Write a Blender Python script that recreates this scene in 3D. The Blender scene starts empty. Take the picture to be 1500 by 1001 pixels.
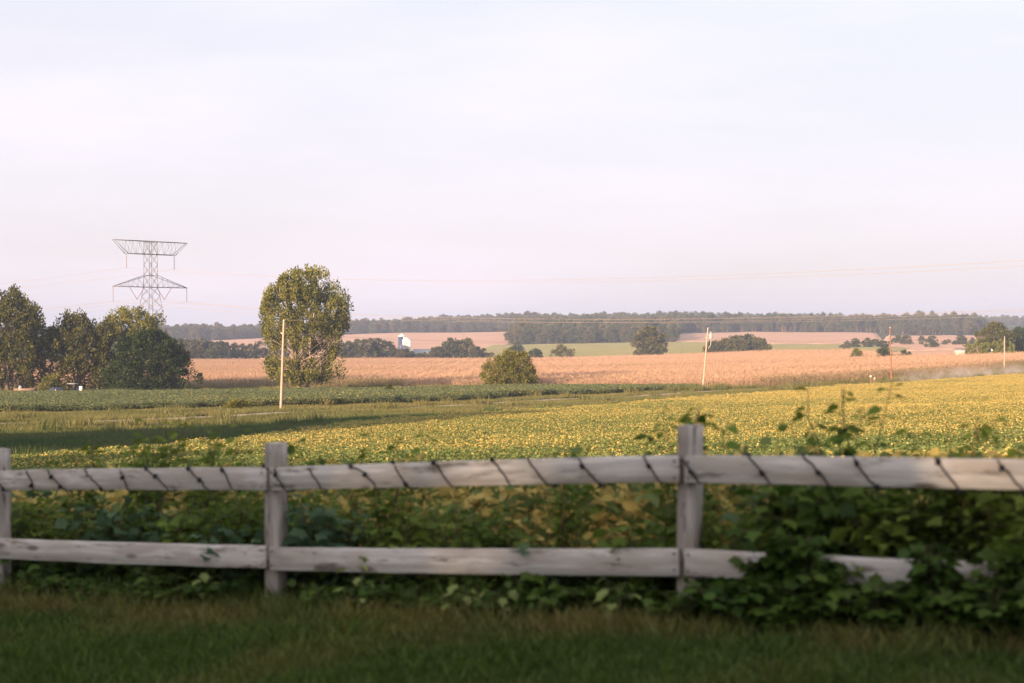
import bpy, math, random
import numpy as np
from mathutils import Vector, Matrix

R = math.radians
rng = np.random.default_rng(7)
random.seed(7)
scn = bpy.context.scene
COL = scn.collection

# ------------------------------------------------------------------ camera, sky, sun, exposure
E = 1.6                      # eye height above the lawn (world z)
F = 2083.0                   # focal length in photo pixels (50 mm, full frame)
HOR = 480.0                  # image row of the eye-level horizon in the photo
cam_d = bpy.data.cameras.new('camera'); cam = bpy.data.objects.new('camera', cam_d); COL.objects.link(cam)
cam_d.lens = 50; cam_d.sensor_width = 36; cam_d.clip_start = 0.05; cam_d.clip_end = 20000
cam.location = (0, 0, E); cam.rotation_euler = (R(90) - math.atan((500.5 - HOR) / F), 0, 0)
cam_d.dof.use_dof = True; cam_d.dof.focus_distance = 190; cam_d.dof.aperture_fstop = 2.5
scn.camera = cam
scn.view_settings.view_transform = 'Standard'; scn.view_settings.look = 'None'
scn.view_settings.gamma = 1.0; scn.view_settings.exposure = 1.35
scn.render.engine = 'CYCLES'
scn.cycles.use_denoising = True
scn.cycles.max_bounces = 6; scn.cycles.diffuse_bounces = 3; scn.cycles.transmission_bounces = 3
scn.cycles.volume_bounces = 1; scn.cycles.transparent_max_bounces = 6

SUN_EL, SUN_AZ = R(10.5), R(34)          # light travels to the right and away from the lens
LD = Vector((math.sin(SUN_AZ) * math.cos(SUN_EL), math.cos(SUN_AZ) * math.cos(SUN_EL), -math.sin(SUN_EL)))
sun_d = bpy.data.lights.new('sun', 'SUN'); sun = bpy.data.objects.new('sun', sun_d); COL.objects.link(sun)
sun_d.energy = 5.0; sun_d.angle = R(0.6); sun_d.color = (1.0, 0.70, 0.44)
sun.rotation_euler = LD.to_track_quat('-Z', 'Y').to_euler(); sun.location = (-60, -80, 60)

world = bpy.data.worlds.new('World'); scn.world = world; world.use_nodes = True
nt = world.node_tree; N = nt.nodes; L = nt.links; N.clear()
wo = N.new('ShaderNodeOutputWorld'); bg = N.new('ShaderNodeBackground'); sky = N.new('ShaderNodeTexSky')
sky.sky_type = 'NISHITA'; sky.sun_disc = False; sky.sun_elevation = SUN_EL; sky.sun_rotation = R(180) + SUN_AZ
sky.air_density = 1.0; sky.dust_density = 1.6; sky.ozone_density = 1.6
tc = N.new('ShaderNodeTexCoord'); mp = N.new('ShaderNodeMapping'); mp.inputs['Scale'].default_value = (1.2, 1.2, 7.0)
mp.inputs['Rotation'].default_value = (0.0, 0.10, 0.3)
ns = N.new('ShaderNodeTexNoise'); ns.inputs['Scale'].default_value = 2.3; ns.inputs['Detail'].default_value = 7; ns.inputs['Roughness'].default_value = 0.55
rp = N.new('ShaderNodeValToRGB'); rp.color_ramp.elements[0].position = 0.36; rp.color_ramp.elements[1].position = 0.72
rp.color_ramp.elements[0].color = (0.72, 0.72, 0.72, 1); rp.color_ramp.elements[1].color = (0.93, 0.93, 0.93, 1)
sep = N.new('ShaderNodeSeparateXYZ'); er = N.new('ShaderNodeValToRGB')        # the thin veil of high cloud: pinker low down, whiter high up
er.color_ramp.elements[0].position = 0.0; er.color_ramp.elements[0].color = (6.7, 5.8, 6.35, 1)
er.color_ramp.elements[1].position = 0.22; er.color_ramp.elements[1].color = (6.85, 6.55, 7.15, 1)
em = N.new('ShaderNodeVectorMath'); em.operation = 'SCALE'; em.inputs['Scale'].default_value = 1.0
mx = N.new('ShaderNodeMix'); mx.data_type = 'RGBA'
L.new(tc.outputs['Generated'], mp.inputs['Vector']); L.new(mp.outputs['Vector'], ns.inputs['Vector'])
L.new(ns.outputs['Fac'], rp.inputs['Fac']); L.new(tc.outputs['Generated'], sep.inputs[0]); L.new(sep.outputs['Z'], er.inputs['Fac'])
L.new(er.outputs['Color'], em.inputs[0])
L.new(rp.outputs['Color'], mx.inputs['Factor']); L.new(sky.outputs['Color'], mx.inputs['A']); L.new(em.outputs['Vector'], mx.inputs['B'])
L.new(mx.outputs['Result'], bg.inputs['Color']); bg.inputs['Strength'].default_value = 0.063
L.new(bg.outputs['Background'], wo.inputs['Surface'])

# ------------------------------------------------------------------ helpers: noise, terrain
def _hash(i, j, s):
    h = (i * 374761393 + j * 668265263 + s * 1442695041) & 0x7fffffff
    h = ((h ^ (h >> 13)) * 1274126177) & 0x7fffffff
    return ((h ^ (h >> 16)) & 0xffff) / 65535.0
def vnoise(x, y, s=0):
    x = np.asarray(x, float); y = np.asarray(y, float)
    i = np.floor(x).astype(np.int64); j = np.floor(y).astype(np.int64); fx = x - i; fy = y - j
    fx = fx * fx * (3 - 2 * fx); fy = fy * fy * (3 - 2 * fy)
    a = _hash(i, j, s) * (1 - fx) + _hash(i + 1, j, s) * fx
    b = _hash(i, j + 1, s) * (1 - fx) + _hash(i + 1, j + 1, s) * fx
    return a * (1 - fy) + b * fy
def fbm(x, y, s=0, o=4):
    t = 0; a = 0.5; n = 0
    for k in range(o):
        t = t + a * vnoise(x * 2 ** k, y * 2 ** k, s + 17 * k); n += a; a *= 0.5
    return t / n

DK = [16, 25, 40, 60, 100, 150, 200, 250, 320, 420, 530, 650, 800, 1000, 1250, 1500, 1800, 2200, 2700, 4600]
ZT = {   # photo column -> ground height relative to the eye at those distances
 -500: [-2.8, -3.7, -4.9, -6.1, -8.0, -9.5, -10.6, -11.9, -13.0, -14.5, -15.8, -16.8, -17.2, -16.5, -15.5, -14, -13, -13, -18, -60],
 0:    [-2.6, -3.5, -4.7, -5.8, -7.7, -9.2, -10.3, -11.8, -13.0, -14.3, -15.5, -16.6, -17.0, -15.8, -14.5, -12.8, -11.5, -12, -18, -60],
 320:  [-2.5, -3.4, -4.6, -5.7, -7.6, -8.9, -10.0, -11.6, -12.9, -14.1, -15.3, -16.4, -16.5, -14.8, -12.8, -11.5, -11, -12, -16, -60],
 520:  [-2.45, -3.35, -4.5, -5.65, -7.45, -8.75, -9.8, -11.3, -12.8, -14.0, -15.2, -16.2, -15.6, -13.2, -9.6, -5.6, -3.5, -4, -10, -60],
 750:  [-2.4, -3.25, -4.4, -5.5, -7.3, -8.6, -9.7, -11.0, -12.4, -13.8, -15.0, -15.9, -15.4, -12.4, -7.6, -2.4, 0, 1, -4, -60],
 860:  [-2.36, -3.2, -4.35, -5.4, -7.15, -8.5, -9.6, -10.8, -12.1, -13.4, -14.4, -15.0, -14.2, -11.6, -5.0, .5, 3.0, 5, -2, -60],
 1030: [-2.3, -3.15, -4.3, -5.3, -7.0, -8.4, -9.4, -10.5, -11.6, -12.7, -13.4, -13.6, -12.2, -9.6, -4.5, 2, 8, 12.5, 3, -60],
 1300: [-2.2, -3.0, -4.1, -5.0, -6.5, -7.9, -8.8, -9.5, -10.4, -11.2, -11.4, -11.2, -10.6, -8.8, -4.5, 1, 4, 7, 1, -60],
 1500: [-2.15, -2.95, -4.0, -4.8, -6.2, -7.5, -8.4, -9.2, -9.6, -9.6, -9.2, -9.0, -8.8, -7.4, -5.6, -4, -2, 1, -4, -60],
 2000: [-2.1, -2.8, -3.8, -4.5, -5.8, -7.0, -7.8, -8.4, -8.8, -8.8, -8.4, -8.2, -8, -6.6, -5, -4, -2, 2, -4, -60]}
_pc = sorted(ZT); _uc = np.array([(p - 750) / F for p in _pc])
_ld = np.linspace(math.log(15), math.log(4600), 260)
_tab = np.array([np.interp(_ld, np.log(DK), ZT[p]) for p in _pc])
_ug = np.linspace(-0.65, 0.65, 131)
_g = np.array([np.interp(_ug, _uc, _tab[:, k]) for k in range(260)])         # [logD, u]
def _sm(a, n, ax):
    k = np.hanning(n + 2)[1:-1]; k /= k.sum(); p = [(0, 0), (0, 0)]; p[ax] = (n // 2, n // 2)
    return np.apply_along_axis(lambda v: np.convolve(v, k, 'valid'), ax, np.pad(a, p, mode='edge'))
_g = _sm(_sm(_g, 9, 0), 21, 1)
def _table(x, y):
    yy = np.clip(y, 15.05, 4590); u = np.clip(x / yy, -0.649, 0.649)
    a = (np.log(yy) - _ld[0]) / (_ld[1] - _ld[0]); b = (u - _ug[0]) / (_ug[1] - _ug[0])
    i = np.clip(a.astype(int), 0, 258); j = np.clip(b.astype(int), 0, 129); fa = a - i; fb = b - j
    return (_g[i, j] * (1 - fa) + _g[i + 1, j] * fa) * (1 - fb) + (_g[i, j + 1] * (1 - fa) + _g[i + 1, j + 1] * fa) * fb
def gz(x, y):
    x = np.asarray(x, float); y = np.asarray(y, float)
    near = -1.445 + 0.085 * np.tanh(x / 9) * 9 - 0.012 * np.maximum(x - 1, 0) 
    back = (y - 6.84) + (x - 0.85) * 0.5857            # metres behind the fence line
    near = near - 0.085 * np.maximum(0, back - 0.3)
    near = near + (fbm(x * 1.3, y * 1.3, 5, 3) - .5) * 0.06
    t = np.clip((y - 10) / 12, 0, 1); t = t * t * (3 - 2 * t)
    far = _table(x, y) + (fbm(x / 23, y / 23, 3, 3) - .5) * 0.7 * np.clip((y - 20) / 60, 0, 1)
    far = far + (fbm(x / 240, y / 420, 13, 3) - .5) * 17 * np.clip((y - 1250) / 500, 0, 1)       # rolling ridge
    return E + near * (1 - t) + far * t
def X(px, D): return (px - 750) / F * D
def Zp(py, D): return E - (py - HOR) / F * D
def solveD(px, py, h=0.0, lo=15, hi=2500):
    d = np.exp(np.linspace(math.log(lo), math.log(hi), 3000)); z = gz((px - 750) / F * d, d) + h
    y = HOR - (z - E) / d * F; k = np.where(y <= py)[0]
    return float(d[k[0]]) if len(k) else hi
def inside(poly, x, y):
    c = np.zeros(len(x), bool); n = len(poly)
    for k in range(n):
        x0, y0 = poly[k]; x1, y1 = poly[(k + 1) % n]
        m = (y0 > y) != (y1 > y)
        xi = (x1 - x0) * (y - y0) / ((y1 - y0) if y1 != y0 else 1e-9) + x0
        c ^= m & (x < xi)
    return c
def pd(*a): return [(X(p, d), d) for p, d in a]

# ------------------------------------------------------------------ helpers: meshes and objects
def mesh_np(name, verts, faces, mat=None, attrs=None, smooth=False):
    """verts (N,3); faces a list of (M,k) int arrays"""
    verts = np.asarray(verts, np.float32)
    if isinstance(faces, np.ndarray): faces = [faces]
    me = bpy.data.meshes.new(name); me.vertices.add(len(verts)); me.vertices.foreach_set('co', verts.ravel())
    li = np.concatenate([f.ravel() for f in faces]).astype(np.int32)
    tot = np.concatenate([np.full(len(f), f.shape[1], np.int32) for f in faces])
    st = np.concatenate([[0], np.cumsum(tot)[:-1]]).astype(np.int32)
    me.loops.add(len(li)); me.loops.foreach_set('vertex_index', li)
    me.polygons.add(len(tot)); me.polygons.foreach_set('loop_start', st); me.polygons.foreach_set('loop_total', tot)
    if attrs:
        for k, v in attrs.items():
            a = me.attributes.new(k, 'FLOAT', 'POINT'); a.data.foreach_set('value', np.asarray(v, np.float32))
    me.update(calc_edges=True)
    if smooth: me.polygons.foreach_set('use_smooth', np.ones(len(tot), bool))
    if mat: me.materials.append(mat)
    return me
class MB:
    """collects boxes, bars, tubes and lathes into one mesh"""
    def __init__(s): s.v = []; s.f = {}; s.n = 0
    def add(s, v, fs):
        v = np.asarray(v, float)
        for f in fs: s.f.setdefault(len(f), []).append([i + s.n for i in f])
        s.v.append(v); s.n += len(v); return s
    def box(s, c, d, rz=0, taper=1.0):
        x, y, z = [q / 2 for q in d]; p = []
        for sz, k in ((-z, 1), (z, taper)):
            for sx, sy in ((-1, -1), (1, -1), (1, 1), (-1, 1)):
                a, b = sx * x * k, sy * y * k
                p.append((c[0] + a * math.cos(rz) - b * math.sin(rz), c[1] + a * math.sin(rz) + b * math.cos(rz), c[2] + sz))
        return s.add(p, [(0, 3, 2, 1), (4, 5, 6, 7), (0, 1, 5, 4), (1, 2, 6, 5), (2, 3, 7, 6), (3, 0, 4, 7)])
    def tube(s, pts, rad, k=6, caps=True):
        pts = np.asarray(pts, float); n = len(pts); rad = np.broadcast_to(np.asarray(rad, float), (n,))
        t = np.gradient(pts, axis=0); t /= np.linalg.norm(t, axis=1)[:, None] + 1e-9
        up = np.array([0, 0, 1.0]) if abs(t[0][2]) < 0.9 else np.array([1.0, 0, 0]); v = []
        a = np.cross(t[0], up); a /= np.linalg.norm(a)
        for i in range(n):
            a = a - t[i] * a.dot(t[i]); a /= np.linalg.norm(a) + 1e-9; b = np.cross(t[i], a)
            for q in range(k):
                an = 2 * math.pi * q / k; v.append(pts[i] + rad[i] * (math.cos(an) * a + math.sin(an) * b))
        fs = [(i * k + q, i * k + (q + 1) % k, (i + 1) * k + (q + 1) % k, (i + 1) * k + q) for i in range(n - 1) for q in range(k)]
        if caps: fs += [tuple(range(k))[::-1], tuple((n - 1) * k + q for q in range(k))]
        return s.add(v, fs)
    def bar(s, a, b, r, k=4): return s.tube([a, b], r, k)
    def lathe(s, prof, c=(0, 0, 0), k=16):
        v = [(c[0] + r * math.cos(2 * math.pi * q / k), c[1] + r * math.sin(2 * math.pi * q / k), c[2] + z) for r, z in prof for q in range(k)]
        n = len(prof); fs = [(i * k + q, i * k + (q + 1) % k, (i + 1) * k + (q + 1) % k, (i + 1) * k + q) for i in range(n - 1) for q in range(k)]
        fs += [tuple(range(k))[::-1], tuple((n - 1) * k + q for q in range(k))]
        return s.add(v, fs)
    def prism(s, prof, y0, y1):
        """prof in (x, z), extruded along y"""
        n = len(prof); v = [(x, y0, z) for x, z in prof] + [(x, y1, z) for x, z in prof]
        return s.add(v, [tuple(range(n)), tuple(range(2 * n - 1, n - 1, -1))] + [(i, i + n, (i + 1) % n + n, (i + 1) % n) for i in range(n)])
    def mesh(s, name, mat, smooth=False):
        return mesh_np(name, np.concatenate(s.v), [np.array(f) for f in s.f.values()], mat, None, smooth)
def obj(name, me, parent=None, loc=(0, 0, 0), rz=0.0):
    o = bpy.data.objects.new(name, me); COL.objects.link(o); o.location = loc; o.rotation_euler = (0, 0, rz)
    if parent: o.parent = parent
    return o
def tag(o, label=None, cat=None, group=None, kind=None):
    if label: o['label'] = label
    if cat: o['category'] = cat
    if group: o['group'] = group
    if kind: o['kind'] = kind
    return o
def empty(name, loc, rz=0.0, label=None, cat=None, group=None):
    o = obj(name, None, None, loc, rz); o.empty_display_size = 0.2
    return tag(o, label, cat, group)
def copy_thing(src, loc, rz, sc=1.0, label=None, group=None):
    r = src.copy(); COL.objects.link(r); r.location = loc; r.rotation_euler = (0, 0, rz)
    r.scale = (sc, sc, sc) if not hasattr(sc, '__len__') else sc
    if label: r['label'] = label
    if group: r['group'] = group
    for ch in src.children:
        c = ch.copy(); COL.objects.link(c); c.parent = r
        for g in ch.children:
            d = g.copy(); COL.objects.link(d); d.parent = c
    return r

# ------------------------------------------------------------------ helpers: materials
def mat_new(name):
    m = bpy.data.materials.new(name); m.use_nodes = True; m.node_tree.nodes.clear(); return m, m.node_tree.nodes, m.node_tree.links
def mixc(N, L, fac, a, b):
    m = N.new('ShaderNodeMix'); m.data_type = 'RGBA'
    for s, v in (('Factor', fac), ('A', a), ('B', b)):
        if hasattr(v, 'links') or hasattr(v, 'is_linked'): L.new(v, m.inputs[s])
        else: m.inputs[s].default_value = v if s == 'Factor' else (*v, 1)
    return m.outputs['Result']
def ramp(N, L, src, p0, p1):
    r = N.new('ShaderNodeMapRange'); r.inputs['From Min'].default_value = p0; r.inputs['From Max'].default_value = p1
    r.interpolation_type = 'SMOOTHSTEP'; L.new(src, r.inputs['Value']); return r.outputs['Result']
def noise(N, L, scale, vec=None, detail=5, rough=0.55, sc3=None, coord='Object'):
    if vec is None:
        t = N.new('ShaderNodeTexCoord'); vec = t.outputs[coord]
    if sc3:
        m = N.new('ShaderNodeMapping'); m.inputs['Scale'].default_value = sc3; L.new(vec, m.inputs['Vector']); vec = m.outputs['Vector']
    n = N.new('ShaderNodeTexNoise'); n.inputs['Scale'].default_value = scale; n.inputs['Detail'].default_value = detail
    n.inputs['Roughness'].default_value = rough; L.new(vec, n.inputs['Vector']); return n.outputs['Fac']
def attr(N, name, kind='GEOMETRY'):
    a = N.new('ShaderNodeAttribute'); a.attribute_name = name; a.attribute_type = kind; return a.outputs['Fac']
def leaf_mat(name, ca, cb, cc=None, trans=0.3, objvar=0.25, inst=False):
    """leaf colour runs from ca to cb by each leaf's own random value, whole plants drift towards cc"""
    m, N, L = mat_new(name)
    c = mixc(N, L, attr(N, 'lr'), ca, cb)
    oi = N.new('ShaderNodeObjectInfo')
    mul = N.new('ShaderNodeMath'); mul.operation = 'MULTIPLY'; mul.inputs[1].default_value = objvar
    L.new(oi.outputs['Random'], mul.inputs[0])
    c = mixc(N, L, mul.outputs[0], c, cc or cb)
    if inst: c = mixc(N, L, attr(N, 'yel', 'INSTANCER'), c, cc or cb)
    d = N.new('ShaderNodeBsdfDiffuse'); t = N.new('ShaderNodeBsdfTranslucent'); s = N.new('ShaderNodeMixShader')
    g = N.new('ShaderNodeBsdfGlossy'); g.inputs['Roughness'].default_value = 0.45; s2 = N.new('ShaderNodeMixShader'); s2.inputs[0].default_value = 0.015
    L.new(c, d.inputs['Color']); L.new(c, t.inputs['Color']); s.inputs[0].default_value = trans
    L.new(d.outputs[0], s.inputs[1]); L.new(t.outputs[0], s.inputs[2]); L.new(s.outputs[0], s2.inputs[1]); L.new(g.outputs[0], s2.inputs[2])
    o = N.new('ShaderNodeOutputMaterial'); L.new(s2.outputs[0], o.inputs['Surface']); return m
def bean_mat(name, green, green2, yellow, yellow2):
    m, N, L = mat_new(name); lr = attr(N, 'lr'); ye = attr(N, 'yel', 'INSTANCER')
    lt = N.new('ShaderNodeMath'); lt.operation = 'LESS_THAN'; L.new(lr, lt.inputs[0]); L.new(ye, lt.inputs[1])
    l2 = attr(N, 'lq')
    c = mixc(N, L, lt.outputs[0], mixc(N, L, l2, green, green2), mixc(N, L, l2, yellow, yellow2))
    d = N.new('ShaderNodeBsdfDiffuse'); t = N.new('ShaderNodeBsdfTranslucent'); s = N.new('ShaderNodeMixShader'); s.inputs[0].default_value = 0.28
    L.new(c, d.inputs['Color']); L.new(c, t.inputs['Color']); L.new(d.outputs[0], s.inputs[1]); L.new(t.outputs[0], s.inputs[2])
    o = N.new('ShaderNodeOutputMaterial'); L.new(s.outputs[0], o.inputs['Surface']); return m
def surf_mat(name, ca, cb, scale=6, rough=0.9, bump=0.0, sc3=None, p=(0.35, 0.65), metal=0.0, spec=0.2):
    m, N, L = mat_new(name); b = N.new('ShaderNodeBsdfPrincipled'); n = noise(N, L, scale, sc3=sc3)
    L.new(mixc(N, L, ramp(N, L, n, *p), ca, cb), b.inputs['Base Color']); b.inputs['Roughness'].default_value = rough
    b.inputs['Metallic'].default_value = metal; b.inputs['Specular IOR Level'].default_value = spec
    if bump:
        u = N.new('ShaderNodeBump'); u.inputs['Strength'].default_value = bump; u.inputs['Distance'].default_value = 0.02
        L.new(n, u.inputs['Height']); L.new(u.outputs[0], b.inputs['Normal'])
    o = N.new('ShaderNodeOutputMaterial'); L.new(b.outputs[0], o.inputs['Surface']); return m
def wood_mat(name, ca, cb, cd):
    m, N, L = mat_new(name); b = N.new('ShaderNodeBsdfPrincipled'); tcn = N.new('ShaderNodeTexCoord'); oi = N.new('ShaderNodeObjectInfo')
    ad = N.new('ShaderNodeVectorMath'); ad.operation = 'ADD'; sc = N.new('ShaderNodeVectorMath'); sc.operation = 'SCALE'; sc.inputs['Scale'].default_value = 31
    L.new(oi.outputs['Random'], sc.inputs[0]); L.new(tcn.outputs['Object'], ad.inputs[0]); L.new(sc.outputs[0], ad.inputs[1]); v = ad.outputs[0]
    g = noise(N, L, 2.0, v, 6, 0.65, (0.5, 11, 15)); g2 = noise(N, L, 2.2, v, 4, 0.5, (1.2, 3, 5)); st = noise(N, L, 3.0, v, 6, 0.7, (1.1, 4, 7))
    c = mixc(N, L, ramp(N, L, g, 0.42, 0.58), ca, cb)
    c = mixc(N, L, ramp(N, L, g2, 0.42, 0.66), c, tuple(q * w_ for q, w_ in zip(ca, (.66, .62, .58))))
    c = mixc(N, L, ramp(N, L, st, 0.53, 0.68), c, cd)
    w = N.new('ShaderNodeTexVoronoi'); w.inputs['Scale'].default_value = 1.0; mpn = N.new('ShaderNodeMapping'); mpn.inputs['Scale'].default_value = (2.4, 6, 7.5)
    L.new(v, mpn.inputs['Vector']); L.new(mpn.outputs[0], w.inputs['Vector'])
    inv = N.new('ShaderNodeMath'); inv.operation = 'SUBTRACT'; inv.inputs[0].default_value = 1; L.new(ramp(N, L, w.outputs['Distance'], 0.07, 0.2), inv.inputs[1])
    c = mixc(N, L, inv.outputs[0], c, cd)
    L.new(c, b.inputs['Base Color']); b.inputs['Roughness'].default_value = 0.85; b.inputs['Specular IOR Level'].default_value = 0.15
    u = N.new('ShaderNodeBump'); u.inputs['Strength'].default_value = 0.5; u.inputs['Distance'].default_value = 0.006; L.new(g, u.inputs['Height']); L.new(u.outputs[0], b.inputs['Normal'])
    o = N.new('ShaderNodeOutputMaterial'); L.new(b.outputs[0], o.inputs['Surface']); return m

M = {}
M['bark'] = surf_mat('bark', (0.10, 0.075, 0.055), (0.20, 0.155, 0.115), 4, 0.95, 0.6, (3, 3, 0.7))
M['bark_pale'] = surf_mat('bark_pale', (0.24, 0.18, 0.14), (0.40, 0.32, 0.26), 3, 0.95, 0.5, (3, 3, 0.6))
M['pine_bark'] = surf_mat('pine_bark', (0.26, 0.14, 0.11), (0.38, 0.22, 0.18), 2, 0.95)
M['cotton'] = leaf_mat('cottonwood_leaf', (0.05, 0.062, 0.011), (0.25, 0.235, 0.055), (0.17, 0.15, 0.05), 0.16, 0.0)
M['olive'] = leaf_mat('olive_leaf', (0.014, 0.022, 0.004), (0.145, 0.14, 0.03), (0.14, 0.115, 0.04), 0.14, 0.3)  # dark end lowered: crown shade put into the leaf tones
M['dark'] = leaf_mat('dark_leaf', (0.008, 0.018, 0.004), (0.05, 0.075, 0.015), (0.045, 0.06, 0.02), 0.1, 0.2)
M['lime'] = leaf_mat('lime_leaf', (0.06, 0.066, 0.010), (0.23, 0.215, 0.036), (0.16, 0.15, 0.03), 0.18, 0.0)
M['wood_far'] = leaf_mat('far_leaf', (0.012, 0.024, 0.010), (0.085, 0.095, 0.036), (0.145, 0.118, 0.055), 0.12, 0.7)
M['pine'] = leaf_mat('pine_needle', (0.03, 0.05, 0.024), (0.07, 0.085, 0.035), (0.12, 0.10, 0.05), 0.15, 0.5)
M['arbor'] = leaf_mat('arborvitae_leaf', (0.10, 0.125, 0.02), (0.2, 0.21, 0.04), (0.2, 0.19, 0.04), 0.2, 0.3)
M['bean'] = bean_mat('bean_leaf', (0.12, 0.165, 0.052), (0.205, 0.245, 0.088), (0.44, 0.34, 0.095), (0.60, 0.47, 0.165))
M['bean_green'] = bean_mat('green_bean_leaf', (0.10, 0.13, 0.06), (0.18, 0.205, 0.105), (0.40, 0.32, 0.10), (0.46, 0.37, 0.1))
M['corn'] = leaf_mat('corn_leaf', (0.54, 0.335, 0.22), (0.61, 0.39, 0.26), (0.12, 0.13, 0.04), 0.25, 0.0, True)
M['grass'] = leaf_mat('grass_blade', (0.035, 0.07, 0.02), (0.095, 0.135, 0.042), (0.34, 0.26, 0.10), 0.3, 0.0, True)
M['lawn'] = leaf_mat('lawn_blade', (0.026, 0.060, 0.008), (0.11, 0.165, 0.028), (0.30, 0.20, 0.075), 0.25, 0.0, True)
M['weed'] = leaf_mat('weed_leaf', (0.024, 0.062, 0.007), (0.15, 0.235, 0.032), (0.26, 0.30, 0.05), 0.38, 0.4)  # brightened and made more translucent in place of low sunlight
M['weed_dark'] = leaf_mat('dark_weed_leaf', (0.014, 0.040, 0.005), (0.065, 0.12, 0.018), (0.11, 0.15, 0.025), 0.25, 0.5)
M['weed_light'] = leaf_mat('pale_weed_leaf', (0.16, 0.22, 0.06), (0.27, 0.32, 0.10), (0.24, 0.25, 0.06), 0.3, 0.3)
M['weed_blue'] = leaf_mat('bluish_weed_leaf', (0.045, 0.095, 0.045), (0.11, 0.18, 0.085), (0.12, 0.18, 0.07), 0.3, 0.3)
M['stem'] = surf_mat('weed_stem', (0.07, 0.09, 0.03), (0.14, 0.11, 0.06), 8)
M['soil'] = surf_mat('soil', (0.05, 0.04, 0.028), (0.075, 0.062, 0.04), 3)
M['dust_road'] = surf_mat('gravel', (0.34, 0.26, 0.19), (0.46, 0.36, 0.28), 1.2, 0.95, 0.3)
M['post_wood'] = wood_mat('post_wood', (0.50, 0.455, 0.41), (0.34, 0.30, 0.265), (0.11, 0.09, 0.07))
M['rail_wood'] = wood_mat('rail_wood', (0.72, 0.67, 0.61), (0.53, 0.485, 0.44), (0.21, 0.175, 0.145))
M['pole_wood'] = surf_mat('pole_wood', (0.36, 0.27, 0.215), (0.45, 0.35, 0.29), 3, 0.9, 0.2, (6, 6, 0.4))
M['pole_brown'] = surf_mat('pole_brown', (0.22, 0.10, 0.065), (0.29, 0.14, 0.09), 3, 0.9, 0.2, (6, 6, 0.4))
M['steel'] = surf_mat('steel', (0.10, 0.09, 0.09), (0.15, 0.135, 0.13), 0.6, 0.6, 0, None, (0.35, 0.65), 0.2)
M['insul'] = surf_mat('insulator', (0.20, 0.12, 0.10), (0.28, 0.18, 0.15), 2, 0.5)
M['wire'] = surf_mat('conductor', (0.30, 0.22, 0.19), (0.36, 0.27, 0.23), 1, 0.5)
M['black'] = surf_mat('black_plastic', (0.012, 0.012, 0.014), (0.03, 0.03, 0.032), 20, 0.5)
M['white'] = surf_mat('white_paint', (0.68, 0.66, 0.62), (0.78, 0.76, 0.72), 3, 0.6)
M['grey'] = surf_mat('grey_metal', (0.30, 0.31, 0.33), (0.40, 0.41, 0.43), 3, 0.5)
M['blue'] = surf_mat('blue_paint', (0.035, 0.06, 0.13), (0.055, 0.085, 0.17), 2, 0.4)
M['red'] = surf_mat('red_paint', (0.26, 0.05, 0.035), (0.33, 0.07, 0.05), 2, 0.4)
M['rust'] = surf_mat('rusty_paint', (0.26, 0.16, 0.12), (0.34, 0.23, 0.19), 2, 0.7)
M['pale_board'] = surf_mat('pale_board', (0.44, 0.36, 0.30), (0.54, 0.45, 0.38), 2, 0.8)
M['concrete'] = surf_mat('concrete', (0.42, 0.40, 0.38), (0.54, 0.51, 0.48), 1, 0.9, 0.1, (1, 1, 4))
M['glass'] = surf_mat('dark_glass', (0.02, 0.025, 0.03), (0.03, 0.035, 0.04), 2, 0.12, 0, None, (0.35, 0.65), 0, 0.5)
M['rubber'] = surf_mat('rubber', (0.015, 0.015, 0.015), (0.03, 0.03, 0.03), 8, 0.8)

# ------------------------------------------------------------------ the ground
ys = np.concatenate([np.linspace(-170, 0, 24)[:-1], np.linspace(0, 14, 57)[:-1], np.exp(np.linspace(math.log(14), math.log(4500), 240))])
us = np.linspace(-1, 1, 241); us = np.sign(us) * np.abs(us) ** 1.25
gx = us[None, :] * (np.maximum(ys, 0)[:, None] * 0.95 + 40 + 90 * (ys[:, None] < 0))
gy = np.repeat(ys[:, None], 241, 1); gv = np.stack([gx, gy, gz(gx, gy)], -1).reshape(-1, 3)
ii = np.arange(len(ys) - 1)[:, None] * 241 + np.arange(240)[None, :]
gf = np.stack([ii, ii + 1, ii + 242, ii + 241], -1).reshape(-1, 4)
m, N, L = mat_new('ground_cover'); b = N.new('ShaderNodeBsdfPrincipled')
c = mixc(N, L, ramp(N, L, noise(N, L, 0.9, detail=8), 0.35, 0.65), (0.045, 0.055, 0.022), (0.075, 0.08, 0.032))
c = mixc(N, L, ramp(N, L, noise(N, L, 0.05, detail=6), 0.45, 0.7), c, (0.075, 0.08, 0.03))
L.new(c, b.inputs['Base Color']); b.inputs['Roughness'].default_value = 1; b.inputs['Specular IOR Level'].default_value = 0.1
o = N.new('ShaderNodeOutputMaterial'); L.new(b.outputs[0], o.inputs['Surface']); M['ground'] = m
tag(obj('ground', mesh_np('ground', gv, gf, M['ground'], smooth=True)), kind='structure')

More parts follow.
